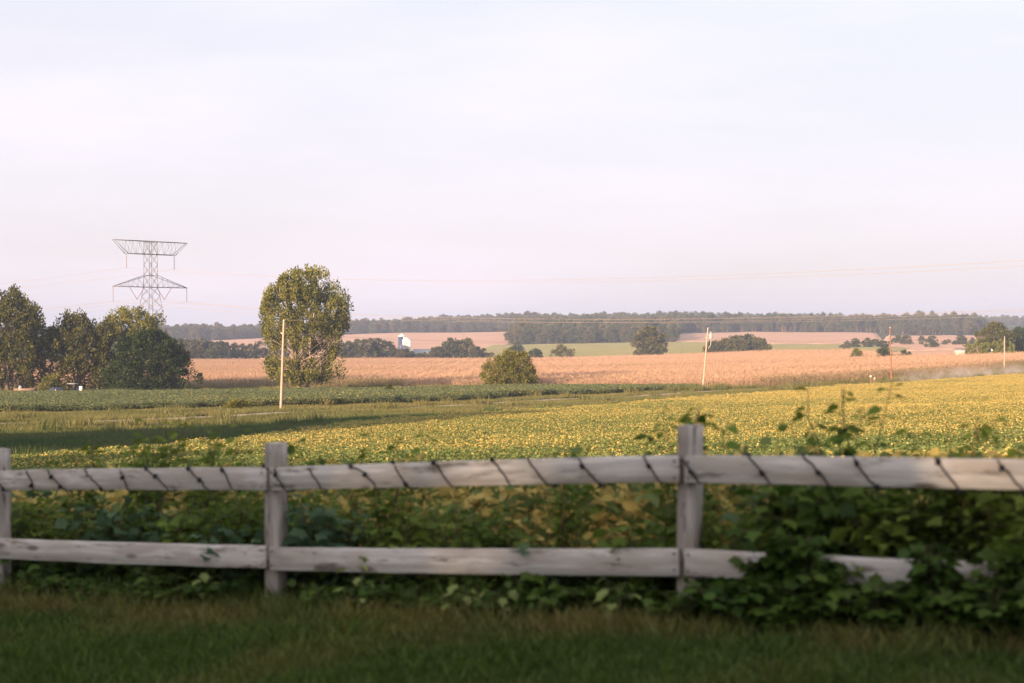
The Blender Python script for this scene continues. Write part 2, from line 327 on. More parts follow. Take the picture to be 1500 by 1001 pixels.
def drape(name, poly, h, mat, kind='structure', step_y=0.02, rough_top=0.0, d0=None):
    """a sheet lying h above the ground inside a polygon: clipped grid, vertical skirt at its border"""
    P = np.array(poly); x0, x1, y0, y1 = P[:, 0].min(), P[:, 0].max(), P[:, 1].min(), P[:, 1].max()
    st = d0 or max((y1 - y0), (x1 - x0)) / 170
    nx, ny = int((x1 - x0) / st) + 2, int((y1 - y0) / st) + 2
    xs = x0 + np.arange(nx + 1) * st; yv = y0 + np.arange(ny + 1) * st
    xx, yy = np.meshgrid(xs, yv); cx = xx[:-1, :-1] + st / 2; cy = yy[:-1, :-1] + st / 2
    msk = inside(poly, cx.ravel(), cy.ravel())
    zz = gz(xx, yy) + h + (rng.random(xx.shape) - .5) * rough_top
    v = np.stack([xx, yy, zz], -1).reshape(-1, 3); w = nx + 1
    idx = (np.arange(ny)[:, None] * w + np.arange(nx)[None, :]).ravel()[msk]
    f = np.stack([idx, idx + 1, idx + w + 1, idx + w], -1)
    u, inv = np.unique(f, return_inverse=True)
    f = inv.reshape(f.shape); v = v[u]; ed = np.concatenate([f[:, [q, (q + 1) % 4]] for q in range(4)]); key = np.sort(ed, 1)
    _, first, cnt = np.unique(key, axis=0, return_index=True, return_counts=True); be = ed[first[cnt == 1]]
    low = v.copy(); low[:, 2] -= h + .3; n0 = len(v); sk = np.stack([be[:, 1], be[:, 0], be[:, 0] + n0, be[:, 1] + n0], -1)
    return mesh_np(name, np.concatenate([v, low]), [f, sk], mat)

# ------------------------------------------------------------------ field outlines (plan view, metres)
P_YEL = [(-12, 15.9), (-6, 12.3), (-3.3, 10.5), (0.85, 8.05), (4.2, 6.1), (9, 3.4), (26, -4), (60, 20)] + \
        pd((2050, 300), (1780, 300), (1500, 262), (1250, 203), (1000, 166), (800, 133), (660, 114), (530, 99), (400, 84), (250, 68), (100, 57), (-20, 50), (-150, 42))
P_GRN = pd((-420, 140), (0, 146), (200, 149), (413, 152), (540, 158), (660, 168), (800, 188), (1020, 219), (1016, 226), (800, 231), (560, 226), (413, 222), (200, 219), (0, 219), (-420, 219))
P_CORN = pd((-420, 268), (0, 266), (300, 256), (500, 252), (720, 246), (950, 232), (1030, 223), (1130, 224), (1250, 243), (1400, 284), (1500, 318), (1800, 400),
            (1800, 470), (1500, 452), (1400, 455), (1330, 470), (1290, 560), (1240, 640), (1130, 668), (980, 640), (830, 632), (715, 650), (560, 660), (280, 650), (-420, 650))
ROADPD = [(-300, 112), (0, 117), (200, 124), (350, 132), (413, 137), (560, 147), (660, 156), (830, 177), (1020, 203), (1130, 213), (1250, 229), (1330, 243), (1400, 262), (1500, 294), (1600, 335), (1800, 385)]
rx = np.array([X(p, d) for p, d in ROADPD]); ry = np.array([d for p, d in ROADPD], float)
tt = np.linspace(0, len(rx) - 1, 200)
def _cr(a, t):
    i = np.clip(t.astype(int), 0, len(a) - 2); f = t - i
    p0 = a[np.maximum(i - 1, 0)]; p1 = a[i]; p2 = a[i + 1]; p3 = a[np.minimum(i + 2, len(a) - 1)]
    return 0.5 * (2 * p1 + (p2 - p0) * f + (2 * p0 - 5 * p1 + 4 * p2 - p3) * f ** 2 + (3 * p1 - p0 - 3 * p2 + p3) * f ** 3)
RC = np.stack([_cr(rx, tt), _cr(ry, tt)], -1); RT = np.gradient(RC, axis=0); RT /= np.linalg.norm(RT, axis=1)[:, None]; RN = np.stack([-RT[:, 1], RT[:, 0]], -1)
def road_dist(x, y):
    return np.min((x[:, None] - RC[None, :, 0]) ** 2 + (y[:, None] - RC[None, :, 1]) ** 2, axis=1) ** 0.5
rv = []; 
for off, h in ((-2.6, -0.15), (-1.9, 0.14), (-.8, 0.2), (.8, 0.2), (1.9, 0.14), (2.6, -0.15)):
    p = RC + RN * off; rv.append(np.stack([p[:, 0], p[:, 1], gz(p[:, 0], p[:, 1]) + h], -1))
rv = np.stack(rv, 1).reshape(-1, 3); k = np.arange(199)[:, None] * 6 + np.arange(5)[None, :]
tag(obj('gravel_road', mesh_np('gravel_road', rv, np.stack([k, k + 1, k + 7, k + 6], -1).reshape(-1, 4), M['dust_road'], smooth=True)), kind='structure')

def field_mat(name, ca, cb, scale, sc3):
    m, N, L = mat_new(name); b = N.new('ShaderNodeBsdfDiffuse')
    n1 = noise(N, L, scale, detail=6, sc3=sc3); n2 = noise(N, L, 0.6, detail=8, rough=0.7)
    c = mixc(N, L, ramp(N, L, n1, 0.35, 0.65), ca, cb); c = mixc(N, L, ramp(N, L, n2, 0.4, 0.7), c, tuple(q * 0.75 for q in ca))
    L.new(c, b.inputs['Color']); o = N.new('ShaderNodeOutputMaterial'); L.new(b.outputs[0], o.inputs['Surface']); return m
M['hay'] = field_mat('hay_field', (0.32, 0.29, 0.12), (0.42, 0.35, 0.15), 0.02, (1, 4, 1))
M['tanfar'] = field_mat('far_corn', (0.54, 0.33, 0.225), (0.62, 0.40, 0.28), 0.015, (1, 5, 1))
P_HAY = pd((640, 700), (715, 652), (830, 634), (980, 642), (1130, 670), (1240, 642), (1300, 600), (1330, 700), (1270, 850), (1150, 880), (1000, 985), (880, 1000), (720, 990), (690, 850))
P_TANL = pd((150, 760), (300, 740), (480, 735), (640, 760), (690, 840), (735, 960), (752, 1030), (752, 1400), (600, 1420), (420, 1380), (330, 1290), (200, 1250))
P_TANM = pd((990, 1000), (1150, 890), (1270, 860), (1290, 1000), (1280, 1240), (1100, 1260), (985, 1200))
P_TANR = pd((1240, 648), (1300, 580), (1340, 478), (1400, 462), (1500, 458), (1700, 480), (1700, 760), (1500, 720), (1420, 640), (1330, 640))
tag(obj('hay_field', drape('hay_field', P_HAY, 0.3, M['hay'])), kind='structure')
P_TANS = pd((1292, 850), (1330, 650), (1440, 660), (1450, 1120), (1340, 1130), (1300, 1100))
for p in (P_TANL, P_TANM, P_TANR, P_TANS):
    tag(obj('far_corn_field', drape('far_corn_field', p, 0.22, M['tanfar'], d0=2.6)), kind='structure')

# ------------------------------------------------------------------ scattered stuff
def scatter(name, pts, rot, scl, idx, protos, attrs=None, label=None, cat=None):
    me = bpy.data.meshes.new(name); me.vertices.add(len(pts)); me.vertices.foreach_set('co', np.asarray(pts, np.float32).ravel())
    d = {'rot': rot, 'scl': scl}; d.update(attrs or {})
    for kx, v in d.items(): a = me.attributes.new(kx, 'FLOAT', 'POINT'); a.data.foreach_set('value', np.asarray(v, np.float32))
    a = me.attributes.new('idx', 'INT', 'POINT'); a.data.foreach_set('value', np.asarray(idx, np.int32))
    col = bpy.data.collections.new(name + '_kinds')
    for i, pm in enumerate(protos): col.objects.link(bpy.data.objects.new('%s_kind_%02d' % (name, i), pm))
    ng = bpy.data.node_groups.new(name, 'GeometryNodeTree'); ng.interface.new_socket('Geometry', in_out='INPUT', socket_type='NodeSocketGeometry'); ng.interface.new_socket('Geometry', in_out='OUTPUT', socket_type='NodeSocketGeometry')
    n, l = ng.nodes, ng.links; gi = n.new('NodeGroupInput'); go = n.new('NodeGroupOutput'); ip = n.new('GeometryNodeInstanceOnPoints'); ci = n.new('GeometryNodeCollectionInfo')
    ci.inputs['Collection'].default_value = col; ci.inputs['Separate Children'].default_value = True; ci.inputs['Reset Children'].default_value = True
    def na(nm, t='FLOAT'):
        q = n.new('GeometryNodeInputNamedAttribute'); q.data_type = t; q.inputs['Name'].default_value = nm; return q.outputs['Attribute']
    cx = n.new('ShaderNodeCombineXYZ'); l.new(na('rot'), cx.inputs['Z']); cs = n.new('ShaderNodeCombineXYZ'); sv = na('scl')
    for s_ in 'XYZ': l.new(sv, cs.inputs[s_])
    l.new(gi.outputs[0], ip.inputs['Points']); l.new(ci.outputs[0], ip.inputs['Instance']); ip.inputs['Pick Instance'].default_value = True
    l.new(na('idx', 'INT'), ip.inputs['Instance Index']); l.new(cx.outputs[0], ip.inputs['Rotation']); l.new(cs.outputs[0], ip.inputs['Scale'])
    l.new(ip.outputs[0], go.inputs[0])
    o = obj(name, me); md = o.modifiers.new('scatter', 'NODES'); md.node_group = ng
    return tag(o, label, cat, None, 'stuff')

def unit(v): return v / (np.linalg.norm(v, axis=1)[:, None] + 1e-9)
T_DIA = (np.array([(0, 0, 0), (.45, -.5, .12), (1, 0, 0), (.45, .5, .12)]), np.array([(0, 1, 2, 3)]))
T_OVAL = (np.array([(0, 0, 0), (.3, -.5, .1), (.72, -.36, .06), (1, 0, -.08), (.72, .36, .06), (.3, .5, .1)]), np.array([(0, 1, 2, 3), (0, 3, 4, 5)]))
T_LOBE = (np.array([(0, 0, 0), (.02, -.32, .03), (.3, -.34, .05), (.42, -.56, 0), (.62, -.3, .05), (1, 0, -.1), (.62, .3, .05), (.42, .56, 0), (.3, .34, .05), (.02, .32, .03), (.4, 0, -.02)]),
          np.array([(10, i, (i + 1) % 10) for i in range(10)]))
T_BLADE = (np.array([(0, -.5, 0), (0, .5, 0), (.55, .35, .0), (.55, -.35, .0), (1, 0, -.14)]), None)
def leaves(C, D, Nn, Ln, W, tmpl=T_DIA):
    """C base points, D directions, Nn rough normals -> vertices and faces of one leaf each"""
    t, f = tmpl; n = len(C); D = unit(D); S = unit(np.cross(Nn, D)); U = np.cross(D, S)
    Ln = np.broadcast_to(Ln, (n,))[:, None, None]; W = np.broadcast_to(W, (n,))[:, None, None]
    v = C[:, None, :] + D[:, None, :] * t[None, :, 0:1] * Ln + S[:, None, :] * t[None, :, 1:2] * W + U[:, None, :] * t[None, :, 2:3] * Ln
    ff = f[None] + (np.arange(n) * len(t))[:, None, None]
    return v.reshape(-1, 3), ff.reshape(-1, f.shape[1]), len(t)
def leaf_mesh(name, C, D, Nn, Ln, W, tmpl, mat, lr=None, extra=None):
    v, f, k = leaves(C, D, Nn, Ln, W, tmpl)
    at = {'lr': np.repeat(rng.random(len(C)) if lr is None else lr, k)}
    for q, a in (extra or {}).items(): at[q] = np.repeat(a, k)
    return mesh_np(name, v, f, mat, at)
def rdir(n): return unit(rng.normal(size=(n, 3)))

# bean plants
def bean_patch(name, size, n, leaf, mat, hmax=0.72, single=False):
    if single:
        r = size * np.sqrt(rng.random(n)); a = rng.random(n) * 6.283; x, y = r * np.cos(a), r * np.sin(a); top = hmax * (1 - 0.35 * (r / size) ** 2)
        z = top * (1 - 0.75 * rng.random(n) ** 1.6)
    else:
        x, y = (rng.random(n) - .5) * size, (rng.random(n) - .5) * size
        top = hmax * (0.78 + 0.3 * fbm(x * 2.2 + rng.random() * 50, y * 2.2, 3, 2)); z = top * (1 - 0.45 * rng.random(n) ** 2)
    D = rdir(n) * [1, 1, .45]; Nn = rdir(n) * .75 + [0, 0, 0.8]; D[:, 2] -= 0.15
    Ln = leaf * (0.75 + 0.5 * rng.random(n))
    return leaf_mesh(name, np.stack([x, y, z], -1), D, Nn, Ln, Ln * 0.72, T_OVAL if single else T_DIA, mat, extra={'lq': rng.random(n)})
near_b = [bean_patch('bean_plant', 0.42, 110, 0.085, M['bean'], 0.66, True) for _ in range(4)]
far_b = [bean_patch('bean_rows', 2.3, 1500, 0.088, M['bean']) for _ in range(4)]
green_b = [bean_patch('green_bean_rows', 2.3, 900, 0.13, M['bean_green'], 1.0) for _ in range(4)]
def grid_pts(poly, st, jit=0.35):
    P = np.array(poly); xs = np.arange(P[:, 0].min(), P[:, 0].max(), st); yv = np.arange(P[:, 1].min(), P[:, 1].max(), st)
    x, y = np.meshgrid(xs, yv); x = x.ravel() + (rng.random(x.size) - .5) * st * jit * 2; y = y.ravel() + (rng.random(y.size) - .5) * st * jit * 2
    k = inside(poly, x, y); return x[k], y[k]
def view_ok(x, y, mar=0.12, add=6.0): return (np.abs(x) < (0.36 + mar) * np.maximum(y, 0) + add)
def yellowness(x, y):
    b = fbm(x / 16 + 3, y / 16, 11, 4); s = fbm(x / 3.5, y / 3.5, 4, 3)
    base = 0.44 + 0.9 * (b - 0.5) + 0.5 * (s - 0.5)
    base -= 0.36 * np.exp(-((y - 44 - x * 0.35) / 13) ** 2)          # a greener band part way down the slope
    base += 0.22 * np.clip((x + y * 0.02 - 2) / 40, 0, 1) + 0.12 * np.clip((y - 90) / 80, 0, 1) + 0.22 * (y < 24)  # nearest beans turned yellower to stand in for low sun
    return np.clip(base, 0.04, 0.9)
x, y = grid_pts(P_YEL, 0.42); k = view_ok(x, y) & (y < 46); x, y = x[k], y[k]
scatter('bean_field', np.stack([x, y, gz(x, y) - 0.02], -1), rng.random(len(x)) * 6.28, 0.85 + 0.35 * rng.random(len(x)), rng.integers(0, 4, len(x)), near_b,
        {'yel': yellowness(x, y)}, 'yellowing soybean plants on the slope just behind the fence', 'crop')
x, y = grid_pts(P_YEL, 1.7, 0.3); k = view_ok(x, y) & (y >= 45); x, y = x[k], y[k]
scatter('bean_field', np.stack([x, y, gz(x, y)], -1), rng.random(len(x)) * 6.28, 0.95 + 0.2 * rng.random(len(x)), rng.integers(0, 4, len(x)), far_b,
        {'yel': yellowness(x, y)}, 'yellow and green soybean canopy farther down the slope towards the gravel road', 'crop')
x, y = grid_pts(P_GRN, 1.7, 0.3); k = view_ok(x, y); x, y = x[k], y[k]
scatter('green_bean_field', np.stack([x, y, gz(x, y)], -1), rng.random(len(x)) * 6.28, 1.0 + 0.25 * rng.random(len(x)), rng.integers(0, 4, len(x)), green_b,
        {'yel': 0.02 + 0.10 * (fbm(x / 9, y / 9, 2) > .6)}, 'grey green soybean field beyond the gravel road in front of the trees', 'crop')
tag(obj('field_soil', drape('field_soil', P_YEL, 0.02, M['soil'], d0=1.5)), kind='structure')

# corn
def corn_tile(name, size=5.0):
    C, D, Nn, Ln, W, lr = [], [], [], [], [], []
    for xr in np.arange(-size / 2, size / 2, 0.76):
        for yr in np.arange(-size / 2, size / 2, 0.42):
            p = np.array([xr + random.uniform(-.06, .06), yr + random.uniform(-.1, .1), 0]); h = random.uniform(1.75, 2.3); tone = random.random()
            C.append(p); D.append((random.uniform(-.05, .05), random.uniform(-.05, .05), 1)); Nn.append((1, .3, 0)); Ln.append(h); W.append(0.06); lr.append(tone)
            for q in range(7):
                z = h * random.uniform(0.2, 0.97); a = random.random() * 6.28; s = random.uniform(-.9, .5) if q < 6 else 1.2
                C.append(p + [0, 0, z]); D.append((math.cos(a), math.sin(a), s)); Nn.append((0, 0, 1) if q < 6 else (1, 0, .2)); Ln.append(random.uniform(.45, .7)); W.append(0.11); lr.append(min(1, max(0, tone + random.uniform(-.5, .5))))
    return leaf_mesh(name, np.array(C, float), np.array(D, float), np.array(Nn, float), np.array(Ln), np.array(W), T_DIA, M['corn'], np.array(lr))
ct = [corn_tile('corn_tile') for _ in range(3)]
x, y = grid_pts(P_CORN, 4.9, 0.02); k = view_ok(x, y, 0.12, 10); x, y = x[k], y[k]
edge = np.min(np.stack([((x - a) ** 2 + (y - b_) ** 2) ** .5 for a, b_ in zip(np.interp(np.linspace(0, 7, 120), range(8), [q[0] for q in P_CORN[6:14]]), np.interp(np.linspace(0, 7, 120), range(8), [q[1] for q in P_CORN[6:14]]))]), 0)
yl = np.clip(0.13 + 0.7 * (fbm(x / 80, y / 9, 8) - .5), 0, .4) + np.where((edge < 6) & (x > 40), 0.45, 0) + np.where((y < 272) & (x < -20), .55, 0)
scatter('corn_field', np.stack([x, y, gz(x, y)], -1), 0.25 + math.pi * rng.integers(0, 2, len(x)), 1 + 0.06 * rng.random(len(x)), rng.integers(0, 3, len(x)), ct,
        {'yel': yl}, 'ripe tan corn field filling the valley floor beyond the poles', 'crop')

# rough grass: swale, verges
def grass_tile(name, size, n, h, w, mat, flat=0.0):
    x, y = (rng.random(n) - .5) * size, (rng.random(n) - .5) * size; D = rdir(n) * [.45 + flat, .45 + flat, .1] + [0, 0, 1]
    Ln = h * (0.5 + 0.8 * rng.random(n))
    return leaf_mesh(name, np.stack([x, y, np.zeros(n)], -1), D, rdir(n), Ln, np.full(n, w), T_DIA, mat)
gt = [grass_tile('grass_tile', 2.0, 420, 0.42, 0.05, M['grass'], .4) for _ in range(3)] + [grass_tile('tall_grass_tile', 1.6, 150, 0.95, 0.05, M['grass']) for _ in range(2)]
gp = pd((-300, 30), (2000, 30), (2000, 330), (-300, 330))
x, y = grid_pts(gp, 1.45, 0.45); k = view_ok(x, y, 0.06, 3) & ~inside(P_YEL, x, y) & ~inside(P_GRN, x, y) & ~inside(P_CORN, x, y) & (y > 40); x, y = x[k], y[k]
rd = road_dist(x, y); k = rd > np.where(x < 45, 2.6, 3.0); x, y, rd = x[k], y[k], rd[k]
beyond = y > np.interp(x, RC[:, 0], RC[:, 1])
nz = fbm(x / 7, y / 7, 21)
yl = np.where(beyond, 0.38, np.where(rd < 14, 0.34, 0.06)) + 0.5 * (nz - .5); yl = np.clip(yl, 0, 0.85)  # swale set greener: part of its shade is put into the grass colour
tall = (rng.random(len(x)) < np.where(beyond & (y > 205), .35, 0.03)) 
scatter('rough_grass', np.stack([x, y, gz(x, y) - .02], -1), rng.random(len(x)) * 6.28, 0.8 + 0.5 * rng.random(len(x)), np.where(tall, 3 + rng.integers(0, 2, len(x)), rng.integers(0, 3, len(x))), gt,
        {'yel': yl}, 'rough green and tan grass in the swale and along the gravel road', 'grass')
# ------------------------------------------------------------------ trees
def crown(name, h, w, prof, ncl, nleaf, leaf, mat, clr=1.0, up=0.4, seed=0, depth=1.0, holes=0.35, flat=1.0):
    """leaf clumps filling an envelope prof = [(height 0..1, radius 0..1)]; returns mesh and clump centres"""
    r = np.random.default_rng(seed); hs = np.array([p[0] for p in prof]); rs = np.array([p[1] for p in prof]); cs = []
    tries = 0
    while len(cs) < ncl and tries < ncl * 60:
        tries += 1
        q = r.uniform(hs[0], hs[-1]); R0 = np.interp(q, hs, rs) * w / 2; a = r.random() * 6.283
        lump = 0.66 + 0.68 * float(vnoise(np.array([a * 1.6 + seed * 7.1]), np.array([q * 5.3]), seed)[0]); rr = R0 * lump * (1 - 0.75 * r.random() ** 2.2)
        p = np.array([rr * math.cos(a), rr * math.sin(a) * depth, q * h])
        if r.random() > np.interp(q, hs, rs) * 0.75 + .25: continue
        if float(vnoise(np.array([p[0] / (w * .17) + 9 + p[1] / (w * .2)]), np.array([p[2] / (h * .10)]), seed + 5)[0]) < holes * 0.85 and rr > R0 * .3: continue
        cs.append(p)
    cs = np.array(cs); C, D, Nn, LR = [], [], [], []
    for p in cs:
        cr = clr * r.uniform(0.65, 1.25); n = int(nleaf * r.uniform(.7, 1.3)); d = unit(r.normal(size=(n, 3))); rad = cr * r.random(n)[:, None] ** 0.45
        q = d * rad * ([.66, .66, 1.3] if up >= .8 else [1, 1, .85]); q[:, 2] += up * 0.5 * cr * (r.random(n))
        out = unit(np.array([[p[0], p[1], max(0.2, p[2] - h * .45) * .6]])); C.append(p + q); D.append(d + out * .5 + [0, 0, up] + r.normal(size=(n, 3)) * .5)
        Nn.append(d * .8 + out * .5 + r.normal(size=(n, 3)) * .6 + [0, 0, .3]); LR.append(np.clip(r.random(n) * .7 + r.random() * .45 - .1, 0, 1))  # tone shift per clump puts shaded depth into the leaf colour
    C, D, Nn, LR = map(np.concatenate, (C, D, Nn, LR)); C[:, 2] = np.maximum(C[:, 2], 0.15); Ln = leaf * r.uniform(.7, 1.35, len(C))
    return leaf_mesh(name, C, D, Nn, Ln, Ln * .62, T_DIA, mat, LR), cs
def trunk(name, h, w, cs, mat, stems=1, r0=0.3, seed=0, nlimb=26, spread=.12, k=6):
    r = np.random.default_rng(seed + 99); mb = MB(); tops = []
    for s in range(stems):
        a = r.random() * 6.28 if stems > 1 else 0; b = np.array([math.cos(a), math.sin(a), 0]) * (r0 * 2.2 if stems > 1 else 0)
        tip = np.array([math.cos(a) * w * spread, math.sin(a) * w * spread, h * r.uniform(.78, .9)])
        t = np.linspace(0, 1, 8)[:, None]; pts = b * (1 - t) + tip * t + np.concatenate([[[0, 0, 0]], r.normal(size=(7, 3)) * [w * .012, w * .012, 0]]); pts[0, 2] = -0.3
        mb.tube(pts, np.interp(np.linspace(0, 1, 8), [0, .06, 1], [r0 * 1.35, r0, r0 * .16]), k); tops.append(pts)
    pick = r.choice(len(cs), min(nlimb, len(cs)), replace=False)
    for i in pick:
        c = cs[i]; pts = tops[r.integers(len(tops))]; z0 = max(h * .08, c[2] - 0.7 * math.hypot(c[0], c[1]) - h * .05); j = int(np.argmin(np.abs(pts[:, 2] - z0)))
        a = pts[j]; mid = (a + c) / 2 + [0, 0, -.05 * np.linalg.norm(c - a)] + r.normal(size=3) * .02 * w
        mb.tube([a, mid, c], [r0 * .34, r0 * .22, r0 * .07], 5)
    return mb.mesh(name, mat, True)
def tree(name, label, cat, px, D, h, w, prof, ncl, nleaf, leaf, mat, bark='bark', clr=1.0, up=.4, seed=1, stems=1, r0=.3, nlimb=26, group=None, depth=.9, holes=.35, rz=None, spread=.12, py=None, tmat=None):
    x, yv = X(px, D), D; o = empty(name, (x, yv, float(gz(x, yv)) - 0.05), 0 if rz is None else rz, label, cat, group)
    me, cs = crown('crown', h, w, prof, ncl, nleaf, leaf, M[mat], clr, up, seed, depth, holes)
    obj('crown', me, o); obj('trunk', trunk('trunk', h, w, cs, M[bark], stems, r0, seed, nlimb, spread), o); return o
OVAL = [(.12, .35), (.25, .75), (.45, 1), (.65, .95), (.85, .6), (.98, .2)]
ROUND = [(.02, .7), (.15, .9), (.4, 1), (.65, .9), (.85, .62), (.98, .2)]
tree('cottonwood_tree', 'tall lone cottonwood tree with pale trunks beside the leaning pale pole', 'tree', 445, 229, 20.2, 14.0,
     [(.09, .40), (.14, .70), (.24, .80), (.38, .80), (.52, .95), (.68, 1.0), (.82, .90), (.92, .66), (.99, .34)], 760, 50, .34, 'cotton', 'bark_pale', 0.82, 1.1, 12, 4, .30, 80, holes=.33, spread=.2)
tree('willow_tree', 'tall airy dark tree at the left end of the grove, over the parked trailer', 'tree', 10, 236, 17.4, 12.6,
     [(.06, .55), (.2, .8), (.4, .95), (.6, 1), (.78, .75), (.9, .5), (.99, .2)], 420, 52, .38, 'olive', 'bark', .95, 1.0, 11, 3, .28, 40, holes=.42, spread=.2)
tree('ash_tree', 'rounded olive tree in the grove between the airy tree and the spiky tree', 'tree', 110, 241, 13.6, 11,
     [(.03, .65), (.2, .95), (.45, 1), (.7, .9), (.88, .6), (.99, .25)], 330, 56, .38, 'olive', 'bark', .95, .9, 13, 2, .24, 26, holes=.3)
tree('poplar_tree', 'paler spiky-topped tree rising behind the dark rounded tree of the grove', 'tree', 192, 249, 14.4, 13,
     [(.1, .6), (.3, .9), (.5, 1), (.72, .95), (.88, .75), (.99, .3)], 360, 52, .36, 'cotton', 'bark', .9, 1.2, 17, 4, .2, 30, holes=.45, spread=.25)
tree('maple_tree', 'dense dark green rounded tree at the right end of the grove', 'tree', 218, 238, 10.6, 14.2,
     [(.0, .88), (.15, 1), (.4, 1), (.65, .85), (.85, .6), (.98, .25)], 250, 100, .36, 'dark', 'bark', 1.0, .3, 19, 2, .22, 20, holes=.15)
tree('sapling_tree', 'small sunlit sapling at the right edge of the grove beside the dark tree', 'tree', 262, 246, 8.6, 4.6, OVAL, 40, 70, .34, 'olive', 'bark', .8, .9, 23, 2, .1, 10)
tree('grove_shrub', 'brownish orange shrub under the grove between trailer and blue car', 'shrub', 76, 234, 3.4, 4.2, ROUND, 40, 70, .26, 'cotton', 'bark', .6, .4, 24, 2, .06, 8)
tree('round_bush', 'big round yellow green bush standing alone at the corn edge', 'bush', 750, 238, 6.5, 8.2,
     [(.0, .74), (.15, .94), (.35, 1), (.6, .95), (.8, .74), (.93, .46), (.99, .2)], 330, 75, .24, 'lime', 'bark', .66, .7, 29, 5, .12, 20, holes=.12, spread=.3)
for k_, (px, D, h, w, mt, lb) in enumerate([
    (346, 147, 1.3, 2.0, 'lime', 'low yellow green shrub in the grass near the leaning pale pole'),
    (570, 205, 1.9, 1.1, 'olive', 'tiny upright dark conifer at the back of the green bean field'),
    (655, 212, 1.4, 1.9, 'lime', 'low rounded shrub at the back of the bean field by the round bush'),
    (825, 628, 7.2, 9.4, 'olive', 'lone round dark bush in the corn with a shadow beside it'),
    (785, 634, 5.2, 6.4, 'dark', 'low dark bush in the corn half hidden by the big round bush'),
    (757, 700, 7.4, 8.0, 'dark', 'dark bush peeping over the top of the big round bush'),
    (1255, 470, 4.3, 3.4, 'lime', 'small yellow green bush standing in the corn left of the brown pole'),
    (1295, 462, 5.0, 4.0, 'dark', 'small round dark bush beside the brown pole'),
    (1326, 468, 3.3, 4.0, 'dark', 'low dark scrub at the end of the green corn strip')]):
    tree('bush', lb, 'bush', px, D, h, w, ROUND, 26 if h < 4 else 60, 60, .16 * max(1, D / 240), mt, 'bark', .26 * h ** .5 * max(1, min(1.6, D / 350)), .6, 40 + k_, 3, .05, 6, holes=.1, spread=.3)
tree('field_tree', 'lone tree with rounded uneven crown at the edge of the corn and hay', 'tree', 951, 652, 13.6, 15.6,
     [(.02, .55), (.12, .85), (.25, .8), (.45, .95), (.65, .85), (.82, .6), (.98, .3)], 120, 80, .75, 'olive', 'bark', 1.6, .5, 51, 2, .5, 24, holes=.3)
for k_, (px, h, w) in enumerate([(1046, 6.4, 9), (1062, 7.0, 9.5), (1080, 8.8, 11.5), (1098, 8.6, 10), (1112, 7.4, 9)]):
    tree('thicket_tree', 'low rounded tree in the thicket at the corn edge beside the pole with transformer', 'tree', px, 672 + 4 * (k_ % 2), h, w, ROUND, 55, 70, .7, 'olive' if k_ != 3 else 'dark', 'bark', 1.3, .5, 60 + k_, 2, .2, 8, 'thicket trees', holes=.12)
tree('broad_tree', 'broad full tree standing behind the clipped hedge near the far house', 'tree', 1456, 462, 11.2, 12.0, ROUND, 130, 80, .55, 'olive', 'bark', 1.15, .5, 71, 2, .35, 16, holes=.15)
tree('dark_tree', 'darker tree right of the broad tree behind the hedge', 'tree', 1493, 470, 9.0, 8.0, ROUND, 90, 70, .55, 'dark', 'bark', 1.1, .5, 72, 2, .3, 12, holes=.2)
for k_, px in enumerate((1419, 1430, 1438, 1446, 1458, 1467, 1479)):
    tree('hedge_conifer', 'clipped yellow green conifer in the hedge row before the broad tree', 'conifer', px, 440 + .6 * k_, 5.3 + .4 * math.sin(k_ * 2.1), 2.9, [(.0, .9), (.4, 1), (.75, .8), (.99, .25)], 34, 50, .32, 'arbor', 'bark', .45, 1.2, 80 + k_, 1, .1, 4, 'hedge conifers', holes=0)

# valley and hillside wood: a few kinds, many individuals
def far_kind(seed, h, w, prof, mat, leaf=.95, ncl=46, nl=44, bark='bark', up=.4):
    me, cs = crown('crown', h, w, prof, ncl, nl, leaf, M[mat], h * .115, up, seed, 1.0, .2); return me, trunk('trunk', h, w, cs, M[bark], 1, .28, seed, 6, .05, 5)
kinds = [far_kind(101, 12, 10, ROUND, 'wood_far'), far_kind(102, 13, 9, OVAL, 'wood_far'), far_kind(103, 10.5, 10, ROUND, 'wood_far'), far_kind(104, 14, 8.5, OVAL, 'wood_far'),
         far_kind(105, 11, 8, ROUND, 'pine'), far_kind(106, 16, 6, [(.48, .4), (.6, 1), (.75, .9), (.9, .6), (.99, .15)], 'pine', .9, 30, 40, 'pine_bark')]
protos_t = []
def valley_tree(i, px, D, s, label, group, sz=None):
    cm, tm = kinds[i]; x = X(px, D); o = empty('woodland_tree', (x, D, float(gz(x, D)) - .1), random.random() * 6.28, label, 'tree', group)
    o.scale = (s, s, s * (sz or 1)); obj('crown', cm, o); obj('trunk', tm, o); return o
def row(px0, px1, step, D, top_fn, label, group, jd=10, ks=(0, 1, 2, 3, 4)):
    px = px0
    while px < px1:
        d = D + random.uniform(-jd, jd); base = HOR - (float(gz(X(px, d), d)) - E) / d * F; hh = (base - top_fn(px) + random.uniform(-3.5, 2.5)) * d / F; i = random.choice(ks)
        h0 = (12, 13, 10.5, 14, 11, 16)[i]; s = max(.35, hh / h0); valley_tree(i, px, d, s, label, group); px += step * random.uniform(.7, 1.3)
row(240, 410, 13, 668, lambda p: np.interp(p, [250, 300, 340, 400], [494, 497, 503, 502]), 'tree in the valley wood between the grove and the lone cottonwood', 'valley wood behind the grove')
row(500, 578, 11, 672, lambda p: np.interp(p, [500, 540, 560, 578], [500, 501, 497, 501]), 'tree in the valley wood between the lone cottonwood and the silos', 'valley wood beside the silos')
row(578, 640, 10, 668, lambda p: np.interp(p, [578, 605, 620, 640], [513, 514, 517, 512]), 'lower tree in front of the silos and barn', 'farmstead trees', 6)
